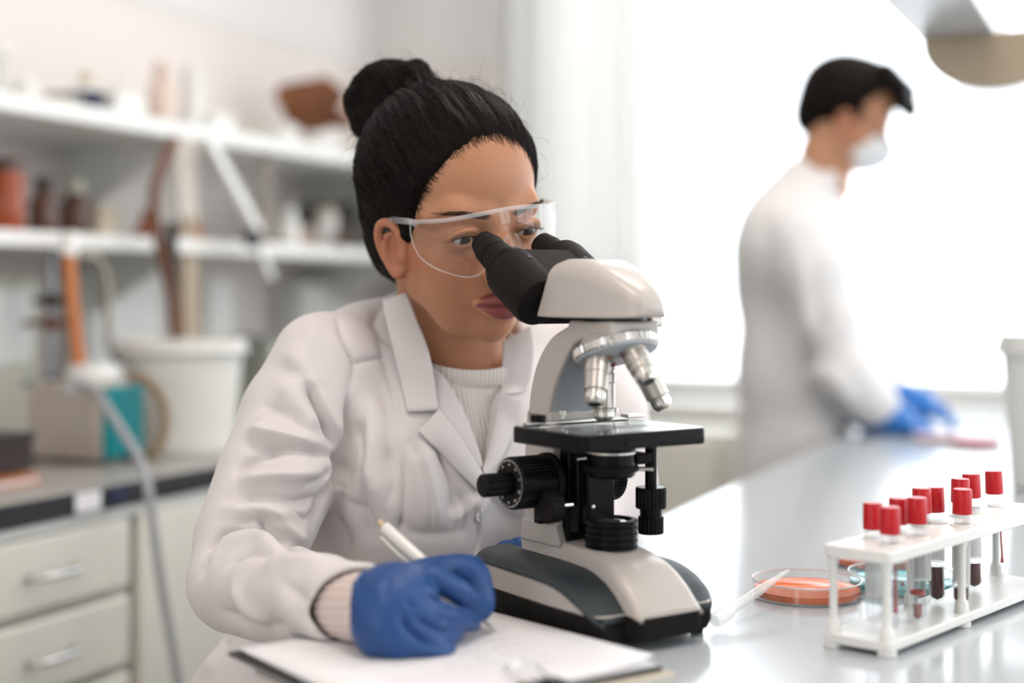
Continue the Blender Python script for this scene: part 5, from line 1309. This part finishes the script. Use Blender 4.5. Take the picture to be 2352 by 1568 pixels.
man.data.materials.append(mat('dark_trousers', (.05, .05, .06), .8)); man.data.polygons.foreach_set('material_index', np.array([1 if p.center.z < .95 else 0 for p in man.data.polygons], dtype=np.int32))
tag(man, 'standing person with black hair, face mask and lab coat working at the window', 'person')
# hair: short, black, with a fringe falling forward
S_ = SDF((-.095, -.140, -.090), (.095, .150, .150), .003)
S_.ell((0, -.022, .040), (.0770, .1010, .0880), .01); S_.ell((0, .030, .072), (.066, .068, .052), .03); S_.ell((0, -.070, -.010), (.062, .045, .060), .02)
def _cut2(X, Y, Z):
    yh = .045 - .55 * (.055 - Z); low = -.082 + .58 * (Y + .09)
    return np.minimum(yh - Y, Z - low) + 0 * X
S_.op(_cut2, (-.1, -.15, -.1), (.1, .1, .15), .006, 's')
for k in range(-3, 4): S_.chain([(k * .017, .040, .110), (k * .018, .080, .090), (k * .017, .112 - abs(k) * .005, .062), (k * .015, .128 - abs(k) * .006, .040)], [.020, .019, .014, .003], .012)
for sg in (-1, 1): S_.ell((sg * .072, .010, -.022), (.016, .016, .024), .004, mode='s'); S_.chain([(sg * .060, .030, .020), (sg * .062, .026, -.004)], [.010, .004], .006)
Vq, Fq = S_.mesh(2); Vq = Vq @ np.array(HM2.to_3x3()).T + np.array(HM2.translation)
mesh_np('hair', Vq, Fq, M_hair, man)
# face mask
M_mask = mat('white_face_mask', (.76, .79, .80), .8); mk = lambda p: HM2 @ Vector(p)
S_ = SDF((-.07, .0, -.125), (.07, .13, .03), .003)
S_.ell((0, .050, -.050), (.054, .062, .050), .01); S_.ell((0, .088, -.040), (.020, .030, .030), .02); S_.ell((0, .015, -.0), (.08, .05, .06), .006, mode='s'); S_.ell((0, .06, .035), (.09, .09, .048), .006, mode='s')
Vk, Fk = S_.mesh(2); Vk = Vk @ np.array(HM2.to_3x3()).T + np.array(HM2.translation); mk_ = mesh_np('face_mask', Vk, Fk, M_mask, man)
for sg in (-1, 1):
    mb = MB(); mb.tube([mk(p) for p in spline([(sg * .048, .045, -.030), (sg * .062, .020, -.015), (sg * .066, .002, .005)], 4)], .0014, 6); mb.build('ear_loop', M_mask, mk_)
# lab coat
S_ = SDF((.22, 2.38, .42), (.92, 3.12, 1.46), .007)
S_.chain([P2(1845, 425, 2.76), P2(1812, 520, 2.76), P2(1800, 650, 2.765), P2(1805, 850, 2.77), P2(1815, 1030, 2.79), P2(1815, 1180, 2.80)], [.062, .088, .094, .094, .104, .118], .05)
for sg in (-1, 1):
    sh = P2(1822, 545, 2.76) + BL * sg * .12
    S_.ell(tuple(sh.lerp(P2(1815, 600, 2.76), .45)), (.10, .10, .09), .05)
S_.chain([P2(1800, 540, 2.66), P2(1850, 620, 2.645), P2(1890, 740, 2.63), P2(1925, 850, 2.62), P2(1985, 915, 2.66), P2(2020, 950, 2.70)], [.062, .064, .056, .052, .043, .036], .018)
S_.chain([P2(1865, 560, 2.86), P2(1920, 700, 2.87), P2(1965, 830, 2.86), P2(2045, 915, 2.80)], [.060, .054, .048, .036], .018)
S_.cone(P2(1872, 420, 2.76), P2(1900, 300, 2.75), .054, .055, .006, 's')
# stay clear of the bench top
S_.op(lambda X, Y, Z: np.maximum(-.548 - (X * V.x + Y * V.y), Z - .905), (.2, 2.3, .4), (1., 3.2, .91), .01, 's')
Vc2, Fc2 = S_.mesh(3); cb2 = bvh_of(Vc2, Fc2)
Vc2 = sculpt(Vc2, Fc2, [([(1760, 480), (1765, 620), (1770, 760)], .014, -.010), ([(1830, 560), (1850, 700), (1880, 800)], .012, .010), ([(1895, 700), (1860, 800), (1850, 870)], .012, -.014), ([(1860, 850), (1920, 870), (1960, 930)], .012, .010), ([(1850, 890), (1900, 910), (1940, 960)], .010, -.012), ([(1730, 700), (1740, 850), (1735, 980)], .014, .010), ([(1790, 640), (1800, 780), (1810, 900)], .014, -.010)], cb2)
M_coat2 = mat('white_coat_cool', (.76, .75, .745), .8, var=.04)
coat2 = mesh_np('lab_coat', Vc2, Fc2, M_coat2, man)
mb = MB(); rings = []
for h in (0, 1):
    row = []
    for i in range(25):
        a = R(40 + 280 * i / 24); c = P2(1862, 425, 2.76); r_ = .056 + .012 * h
        row.append(c + (-BX) * math.cos(a) * -r_ + BL * math.sin(a) * r_ + ZV * (.022 if h == 0 else -.012) + BX * .0)
    rings.append(row)
mb.loft(rings, cap=False, closed=False); mb.build('collar', M_coat2, coat2, solid=.004)
# gloves
M_glove2 = mat('bright_blue_glove', (.02, .16, .50), .4, spec=.4)
for sg, c, tgt in ((-1, P2(2005, 960, 2.70), P2(2090, 985, 2.64)), (1, P2(2050, 915, 2.80), P2(2140, 945, 2.78))):
    lo_ = np.minimum(np.array(c), np.array(tgt)) - .07; hi_ = np.maximum(np.array(c), np.array(tgt)) + .07
    S_ = SDF(lo_, hi_, .0025); dv = (tgt - c).normalized(); sd = dv.cross(ZV).normalized()
    pm = c.lerp(tgt, .45); S_.chain([c - dv * .02, c, pm], [.034, .034, .035], .01); S_.ell(tuple(pm), (.042, .038, .028), .012)
    for k in range(4):
        b0 = pm + sd * (k - 1.5) * .017 + dv * .02; S_.chain([b0, b0 + dv * .030 + ZV * .008, b0 + dv * .050 - ZV * .010 * (1 + .3 * k)], [.0100, .0090, .0075], .004)
    S_.chain([pm + sd * sg * .026, pm + sd * sg * .034 + dv * .028, pm + sd * sg * .024 + dv * .048 - ZV * .006], [.011, .0095, .008], .004)
    Vg, Fg = S_.mesh(1); Vg[:, 2] = np.maximum(Vg[:, 2], BENCH + .001)
    mesh_np('glove', Vg, Fg, M_glove2, man)
# what he works with
M_redp = mat('pink_red_medium', (.50, .025, .045), .5)
def petri2(c, r, m, label):
    root = empty('petri_dish', c, label, 'petri dish', 'petri dishes by the standing person'); T = Matrix.Translation(c)
    mb = MB(); mb.lathe([(0, .0005), (r, .0010), (r, .0150), (r - .0014, .0150), (r - .0014, .0022), (0, .0022)], T, 40, cap=False); mb.build('glass', M_dish, root)
    mb = MB(); mb.lathe([(0, .0024), (r - .0018, .0026), (r - .0018, .0110), (0, .0108)], T, 40, cap=False); mb.build('medium', m, root)
petri2(ONZ(2242, 1022, BENCH), .045, M_redp, 'petri dish of red medium in front of the standing person')
petri2(ONZ(2150, 1012, BENCH), .040, mat('pale_pink_medium', (.75, .45, .42), .3), 'petri dish of pale pink medium under the blue gloved hands')
fc = ONZ(2240, 972, BENCH + .002); mb = MB(); mb.tube([fc + V * -.06, fc, fc + V * .05 - U * .05], [.003, .004, .002], 8); tag(mb.build('forceps', M_steel), 'slim steel forceps lying behind the red dish', 'forceps')
# ================================================================ shelves and counter clutter along the left wall
def spot(px, b, z):                                          # point below photo column px on a plane parallel to the wall
    kx = (px - CX0) / FPX; d = b / (kx * V.x + V.y); return Vector((kx * d, d, z)), d / FPX
def bmat(name, col, rough=.4, **k): return MATS.get(name) or mat(name, col, rough, **k)
G_amber = bmat('amber_glass', (.30, .055, .010), .15, spec=.6); G_brown = bmat('brown_glass', (.09, .040, .025), .2, spec=.6); G_dark = bmat('dark_stopper', (.035, .025, .02), .5)
G_clear = bmat('hazy_glass', (.72, .74, .72), .15, spec=.6, alpha=.45); G_pink = bmat('pinkish_bottle', (.70, .56, .48), .4); G_beige = bmat('beige_card', (.62, .54, .42), .7)
G_olive = bmat('olive_dish', (.52, .52, .42), .5); G_navy = bmat('navy_plastic', (.015, .022, .06), .4); G_grey = bmat('grey_green_crate', (.30, .31, .27), .6); G_rust = bmat('rust_brown', (.28, .09, .035), .55, var=.4, vscale=40)
G_teal = bmat('teal_plastic', (.0, .25, .28), .35); G_pump = bmat('warm_grey_casing', (.50, .44, .38), .5); G_tan = bmat('tan_wood', (.42, .34, .24), .6, var=.25, vscale=25, stretch=(1, 1, .15)); G_wood = bmat('red_brown_wood', (.19, .075, .035), .5, var=.4, vscale=30)
G_orange = bmat('orange_rubber', (.50, .17, .05), .5); G_hose = bmat('grey_hose', (.42, .43, .45), .35, alpha=.8); G_bhose = bmat('brown_hose', (.25, .17, .09), .45); G_blue = bmat('blue_plastic', (.0, .10, .18), .4)
GLAB = 'glassware and jars on the upper shelf'; GLOW = 'bottles and jars on the lower shelf'
def vessel(name, px, wpx, hpx, b, z, kind, m, m2, label, cat, group):
    c, k = spot(px, b, z); r = wpx * k / 2; h = hpx * k; root = empty(name, c, label, cat, group); T = Matrix.Translation(c)
    if kind == 'bottle':
        body = [(0, .0005), (r * .94, .0005), (r, .004), (r, h * .58), (r * .90, h * .64), (r * .60, h * .72), (r * .52, h * .76), (r * .52, h * .84), (0, h * .84)]; cap = [(r * .64, h * .78), (r * .64, h * .98), (r * .58, h), (0, h)]
    elif kind == 'jar':
        body = [(0, .0005), (r * .94, .0005), (r, .004), (r, h * .78), (r * .86, h * .84), (0, h * .84)]; cap = [(r * .92, h * .82), (r * .92, h * .98), (r * .86, h), (0, h)]
    elif kind == 'flask':
        body = [(0, .0005), (r * .9, .0005), (r, .006), (r * .88, h * .30), (r * .36, h * .66), (r * .33, h * .92), (r * .40, h * .94), (0, h * .94)]; cap = [(r * .30, h * .90), (r * .38, h * 1.0), (0, h * 1.0)]
    elif kind == 'beaker':
        body = [(0, .0005), (r * .93, .0005), (r * .96, .004), (r * .96, h * .97), (r * 1.02, h), (r * .94, h), (r * .92, .006), (0, .006)]; cap = None
    else:
        body = [(0, .0005), (r * .7, .0005), (r * .98, h * .6), (r, h), (r * .95, h), (r * .6, .006), (0, .006)]; cap = None
    mb = MB(); mb.lathe(body, T, 28, cap=False); mb.build('body', m, root)
    if cap: mb = MB(); mb.lathe(cap, T, 28, cap=False); mb.build('cap', m2, root)
    return root
def carton(name, px, wpx, hpx, dep, b, z, m, label, cat, group, m2=None):
    """box with a lid, its front parallel to the wall"""
    c, k = spot(px, b, z); wl_ = wpx * k / .80 ; h = hpx * k; root = empty(name, c, label, cat, group); a = c.dot(U); bb = c.dot(V)
    rbox(MB(), a - wl_ / 2, a + wl_ / 2, bb - dep, bb, z + .0005, z + h * .8).build('body', m, root, bevel=.002)
    rbox(MB(), a - wl_ / 2 - .002, a + wl_ / 2 + .002, bb - dep - .002, bb + .002, z + h * .8, z + h).build('lid', m2 or m, root, bevel=.002)
    return root
B_ = -1.70
vessel('glass_bottle', 6, 34, 150, B_, Z1, 'bottle', G_clear, M_plas_w, 'tall hazy glass bottle at the left end of the upper shelf', 'bottle', GLAB)
vessel('jar', 58, 58, 66, B_, Z1, 'jar', M_plas_w, M_plas_w, 'squat white jar at the left of the upper shelf', 'jar', GLAB)
vessel('dish', 128, 84, 30, B_ + .02, Z1, 'dish', G_olive, None, 'shallow olive dish on the upper shelf', 'dish', GLAB)
vessel('plastic_bottle', 200, 54, 104, B_, Z1, 'bottle', M_plas_w, G_beige, 'white bottle with beige cap on the upper shelf', 'bottle', GLAB)
carton('carton', 226, 28, 60, .10, B_ + .03, Z1, G_navy, 'dark navy box beside a white box on the upper shelf', 'box', GLAB)
carton('carton', 302, 82, 62, .10, B_ + .05, Z1, M_plas_w, 'bright white box beside the navy box on the upper shelf', 'box', GLAB)
vessel('plastic_bottle', 372, 66, 156, B_, Z1, 'bottle', G_pink, G_pink, 'tall pinkish bottle in the middle of the upper shelf', 'bottle', GLAB)
vessel('measuring_cylinder', 440, 48, 150, B_, Z1, 'beaker', M_plas_w, None, 'tall white cylinder next to the pinkish bottle on the upper shelf', 'cylinder', GLAB)
carton('carton', 514, 70, 52, .10, B_ + .03, Z1, M_white, 'low white box in the middle of the upper shelf', 'box', GLAB)
vessel('beaker', 590, 46, 44, B_, Z1, 'beaker', G_olive, None, 'small olive beaker left of the brown rock', 'beaker', GLAB)
vessel('dish', 650, 66, 48, B_ + .03, Z1, 'dish', M_plas_w, None, 'white bowl left of the brown rock on the upper shelf', 'bowl', GLAB)
vessel('dish', 735, 84, 40, B_ + .06, Z1, 'dish', M_plas_w, None, 'white bowl under the brown rock on the upper shelf', 'bowl', GLAB)
# brown rock specimen propped above the bowls
c, k = spot(712, B_ - .03, Z1); c.z = Z1 + .115
S_ = SDF((c.x - .13, c.y - .12, c.z - .14), (c.x + .13, c.y + .12, c.z + .11), .005); rr = random.Random(9)
S_.ell(tuple(c), (.065, .05, .050), .01)
for i in range(14):
    q = Vector((rr.uniform(-.06, .06), rr.uniform(-.04, .04), rr.uniform(-.05, .035))); S_.ell(tuple(c + q), (rr.uniform(.012, .032), rr.uniform(.012, .03), rr.uniform(.010, .026)), .004)
S_.cone(c + Vector((0, 0, -.02)), c + Vector((.02, 0, -.105)), .03, .022, .01)
for i in range(16):
    q = Vector((rr.uniform(-1, 1), rr.uniform(-1, .6), rr.uniform(-.8, 1))).normalized() * rr.uniform(.062, .085); S_.ell(tuple(c + q), (rr.uniform(.012, .03), rr.uniform(.015, .03), rr.uniform(.012, .028)), .003, mode='s')
S_.chain([c + Vector((-.05, 0, .02)), c + Vector((.03, 0, .035)), c + Vector((.055, 0, .020))], [.028, .026, .024], .008); S_.cone(c + Vector((.05, 0, -.03)), c + Vector((.085, 0, -.035)), .022, .016, .006)
Vr, Fr = S_.mesh(0)
G_rock = bmat('brown_rock', (.40, .15, .06), .8, var=1.0, vscale=9, bump=.6, bscale=60)
tag(mesh_np('rock_specimen', Vr, Fr, G_rock), 'craggy brown rock specimen at the right of the upper shelf', 'rock')
# lower shelf
vessel('amber_jar', 14, 84, 168, B_ + .03, Z2, 'jar', G_amber, G_brown, 'big amber jar at the left end of the lower shelf', 'jar', GLOW)
vessel('brown_jar', 100, 66, 130, B_ + .03, Z2, 'bottle', G_brown, G_dark, 'brown bottle with dark stopper right of the amber jar', 'bottle', GLOW)
vessel('brown_bottle', 108, 40, 122, B_ - .08, Z2, 'bottle', G_brown, G_dark, 'thin brown bottle behind the dark-stoppered bottle', 'bottle', GLOW)
vessel('brown_bottle', 172, 68, 128, B_, Z2, 'bottle', G_brown, G_olive, 'brown bottle with olive cap on the lower shelf', 'bottle', GLOW)
carton('carton', 252, 56, 72, .08, B_, Z2, G_beige, 'small beige box on the lower shelf', 'box', GLOW)
vessel('flask', 335, 58, 66, B_ + .05, Z2, 'flask', G_rust, G_rust, 'rust-brown round flask on the lower shelf', 'flask', GLOW)
vessel('flask', 440, 56, 100, B_ - .03, Z2, 'flask', G_orange, G_dark, 'orange flask behind the white slanted arm', 'flask', GLOW)
vessel('plastic_bottle', 664, 50, 92, B_ + .03, Z2, 'bottle', M_plas_w, M_plas_w, 'white bottle left of two pale jars on the lower shelf', 'bottle', GLOW)
vessel('jar', 700, 46, 62, B_ - .04, Z2, 'jar', G_pink, G_dark, 'pale pinkish jar with dark lid on the lower shelf', 'jar', GLOW)
vessel('jar', 748, 54, 96, B_, Z2, 'jar', M_plas_w, G_beige, 'white jar with beige lid on the lower shelf', 'jar', GLOW)
vessel('flask', 785, 44, 66, B_ + .05, Z2, 'flask', G_brown, G_dark, 'small dark brown flask on the lower shelf', 'flask', GLOW)
carton('carton', 838, 86, 108, .14, B_ + .02, Z2, bmat('dark_grey_case', (.07, .065, .06), .5), 'dark grey case at the right end of the lower shelf', 'case', GLOW)
vessel('jar', 610, 44, 120, B_ - .06, Z2, 'jar', G_beige, G_grey, 'beige jar with grey lid beside the white bottle', 'jar', GLOW)
# metal upright between the shelves
c, k = spot(612, -1.60, 0); mb = MB(); mb.box((0, 0, (Z1 + Z2) / 2 - .016), (.022, .014, Z1 - Z2 - .032), Matrix.Translation((c.x, c.y, 0))); tag(mb.build('shelf_upright', bmat('upright_grey', (.36, .33, .30), .5), bevel=.001), 'grey metal upright between the two wall shelves', 'upright')

# white bucket
c = Vector((-.5380, 2.392, BENCH)); bk = empty('bucket', c, 'large white plastic bucket on the wall counter', 'bucket'); T = Matrix.Translation(c)
mb = MB(); mb.lathe([(0, .001), (.080, .001), (.083, .004), (.0965, .168), (.0990, .170), (.1010, .1705), (.1010, .1600), (.1030, .1600), (.1030, .1800), (.0990, .1825), (.0960, .1805), (.0800, .006), (0, .006)], T, 56, cap=False); mb.build('body', bmat('cream_bucket', (.74, .73, .68), .45), bk)
pts = [T @ Vector((.1045 * math.cos(a) * 1.0, .1045 * math.sin(a), .168 - .055 * math.sin((a + .2) / 1.0) if False else .165)) for a in np.linspace(R(-150), R(20), 20)]
mb = MB(); mb.tube(pts, .003, 8); mb.build('handle', M_plas_w, bk)
# pump with teal side
cn, k = spot(235, -1.445, BENCH); a0, b0 = cn.dot(U), -1.445
pu = empty('vacuum_pump', RW(a0 + .05, b0 - .07, BENCH), 'small lab pump with grey casing and ribbed teal side', 'pump')
rbox(MB(), a0, a0 + .088, b0 - .145, b0 - .004, BENCH + .006, BENCH + .122).build('casing', G_pump, pu, bevel=.006, seg=3)
te = rbox(MB(), a0 + .003, a0 + .085, b0 - .004, b0 + .010, BENCH + .010, BENCH + .118).build('side_panel', G_teal, pu, bevel=.003)
for i in range(9): rbox(MB(), a0 + .012, a0 + .077, b0 + .010, b0 + .0135, BENCH + .020 + i * .0105, BENCH + .0255 + i * .0105).build('rib', G_teal, te)
q = RW(a0 + .044, b0 - .055, BENCH + .122); mb = MB(); mb.lathe([(.038, 0), (.040, .003), (.040, .018), (.034, .026), (0, .026)], Matrix.Translation(q), 32, cap=False); mb.build('white_cap', M_plas_w, pu)
for da, db in ((.012, -.135), (.012, -.015), (.076, -.135), (.076, -.015)):
    mb = MB(); mb.lathe([(.007, 0), (.007, .007)], Matrix.Translation(RW(a0 + da, b0 + db, BENCH)), 14); mb.build('foot', G_dark, pu)
def hose(name, pts, r, m, label, cat='hose'):
    mb = MB(); mb.tube(spline(pts, 7), r, 12); return tag(mb.build(name, m), label, cat)
hose('rubber_hose', [ONB(296, 868, -1.43), ONB(345, 880, -1.40), ONB(378, 940, -1.385), ONB(370, 1015, -1.385), ONB(340, 1046, -1.40), ONB(330, 1052, -1.43)], .0075, G_bhose, 'brown hose looping beside the teal pump')
hose('clear_hose', [ONB(150, 905, -1.47), ONB(180, 884, -1.46), ONB(222, 900, -1.42), ONB(258, 955, -1.35), ONB(318, 1050, -1.27), ONB(338, 1110, -1.243), ONB(352, 1210, -1.238), ONB(372, 1350, -1.238), ONB(395, 1480, -1.238), ONB(420, 1640, -1.238)], .0068, G_hose, 'long grey hose hanging over the counter edge down past the drawers')
# retort stand with clamps and an orange rubber tube
sc = ONB(118, 930, -1.635); sb = empty('retort_stand', (sc.x, sc.y, BENCH), 'steel retort stand with clamps behind the pump', 'stand'); T = Matrix.Translation((sc.x, sc.y, 0))
mb = MB(); mb.box((0, 0, BENCH + .006), (.05, .06, .012), T); mb.build('base', G_dark, sb, bevel=.003)
mb = MB(); mb.cyl((sc.x, sc.y, BENCH + .012), (sc.x, sc.y, 1.225), .0058); mb.build('rod', bmat('stand_steel', (.34, .35, .38), .35, metal=.6), sb)
for py, L, m in ((742, .046, G_wood), (690, .030, G_dark), (882, .044, G_blue)):
    q = ONB(118, py, -1.635); mb = MB(); mb.cyl(q + Vector((-L, 0, 0)), q + Vector((L * .8, .0, 0)), .0052); mb.cyl(q + Vector((0, 0, -.012)), q + Vector((0, 0, .012)), .0105); mb.build('clamp', m, sb)
tb = empty('condenser_tube', ONB(170, 835, -1.52), 'slanted tube of orange rubber with white upper end beside the stand', 'tube')
mb = MB(); mb.tube([ONB(181, 838, -1.52), ONB(165, 690, -1.53), ONB(157, 575, -1.54)], .0105, 14); mb.build('orange_part', G_orange, tb)
mb = MB(); mb.tube([ONB(157, 590, -1.54), ONB(160, 565, -1.542), ONB(164, 540, -1.545)], [.013, .015, .015], 14); mb.build('white_part', M_plas_w, tb)
hose('glass_arch', [ONB(185, 585, -1.55), ONB(222, 592, -1.55), ONB(245, 640, -1.55), ONB(250, 720, -1.55), ONB(254, 800, -1.55), ONB(275, 832, -1.55)], .0062, bmat('olive_tubing', (.36, .34, .28), .35), 'arched olive tube rising behind the pump', 'tube')
# tall boards, strap and slanted arm behind the bucket
bd = empty('wooden_board', ONB(440, 800, -1.50), 'tall tan board with white upper part standing behind the bucket', 'board')
def leaning(mb, p, q, wd, th):
    d = (q - p); M = axes(p, U, d.normalized(), U.cross(d.normalized())); return mb.box((0, d.length / 2, 0), (wd, d.length, th), M)
leaning(MB(), spot(440, -1.56, BENCH + .002)[0], ONB(432, 500, -1.60), .044, .012).build('lower_board', G_tan, bd, bevel=.001)
leaning(MB(), ONB(432, 500, -1.60), ONB(426, 318, -1.585), .062, .010).build('upper_board', bmat('pale_board', (.66, .60, .54), .6), bd, bevel=.001)
hose('curved_strip', [ONB(402, 318, -1.52), ONB(368, 390, -1.52), ONB(353, 475, -1.52), ONB(372, 590, -1.52), ONB(396, 690, -1.52), ONB(404, 775, -1.52)], .0088, G_wood, 'curved red-brown wooden strip beside the tan board', 'strip')
mb = MB(); mb.tube([ONB(392, 512, -1.535), ONB(394, 600, -1.535), ONB(402, 690, -1.535)], [.011, .011, .004], 10); tag(mb.build('black_strap', G_dark), 'short black strap beside the curved brown strip', 'strap')
ar = empty('slanted_arm', ONB(590, 545, -1.50), 'white slanted arm with black joint in front of the lower shelf', 'arm')
leaning(MB(), ONB(592, 530, -1.53), ONB(478, 318, -1.555), .030, .016).build('arm', M_plas_w, ar, bevel=.003)
mb = MB(); mb.lathe([(.017, -.010), (.017, .010)], frame(ONB(580, 548, -1.53), V), 24); mb.build('joint', M_black, ar, bevel=.002)
leaning(MB(), ONB(625, 640, -1.53), ONB(585, 545, -1.53), .020, .012).build('lower_arm', M_plas_w, ar, bevel=.002)
# pale instruments under the lower shelf
def instrument(px0, px1, py0, py1, b, m, label, dep=.12, cat='instrument'):
    p0, p1 = ONB(px0, py1, b), ONB(px1, py1, b); a0, a1 = p0.dot(U), p1.dot(U); zt = min(ONB((px0 + px1) / 2, py0, b).z, Z2 - .03); root = empty('instrument_case', RW((a0 + a1) / 2, b, BENCH), label, cat, 'pale cases under the lower shelf')
    rbox(MB(), a0, a1, max(b - dep, B0 + .002), b, BENCH + .0005, zt).build('case', m, root, bevel=.004)
    rbox(MB(), a0 + .02, a1 - .02, b, b + .003, (BENCH + zt) / 2, zt - .02).build('front_plate', M_white, root, bevel=.001)
instrument(-60, 92, 640, 1000, -1.72, bmat('pale_green_case', (.60, .60, .50), .5), 'pale greenish case at the far left behind the retort stand')
instrument(200, 372, 625, 800, -1.80, M_white, 'white case under the lower shelf left of the tan board')
instrument(478, 540, 640, 790, -1.80, M_white, 'white case under the lower shelf right of the tan board')
instrument(614, 664, 772, 940, -1.72, G_grey, 'grey-green crate right of the white bucket', cat='crate')
instrument(690, 800, 650, 900, -1.80, M_plas_w, 'white case under the right end of the lower shelf')
# dark box and orange book at the left end of the counter
carton('dark_box', 20, 130, 92, .12, -1.42, BENCH + .014, bmat('dark_brown_box', (.028, .016, .014), .4), 'dark brown box lying on an orange book at the left edge', 'box', None)
c, k = spot(16, -1.395, BENCH); bkk = empty('book', c, 'thin orange-brown book under the dark box', 'book'); a, bb = c.dot(U), c.dot(V)
rbox(MB(), a - .10, a + .065, bb - .16, bb, BENCH + .0005, BENCH + .003).build('back_cover', G_orange, bkk); rbox(MB(), a - .097, a + .062, bb - .16, bb - .003, BENCH + .003, BENCH + .0105).build('pages', M_paper, bkk); rbox(MB(), a - .10, a + .065, bb - .16, bb, BENCH + .0105, BENCH + .013).build('front_cover', G_orange, bkk)
# stickers on the worktop edge
for px, wd, m, lb in ((203, .050, M_paper, 'white sticker on the dark worktop edge'), (272, .036, G_navy, 'navy blue sticker on the dark worktop edge')):
    c = ONB(px, 1150, CB + .001); a = c.dot(U); tag(rbox(MB(), a - wd / 2, a + wd / 2, CB + .0005, CB + .0015, BENCH - .030, BENCH - .004).build('sticker', m), lb, 'sticker')
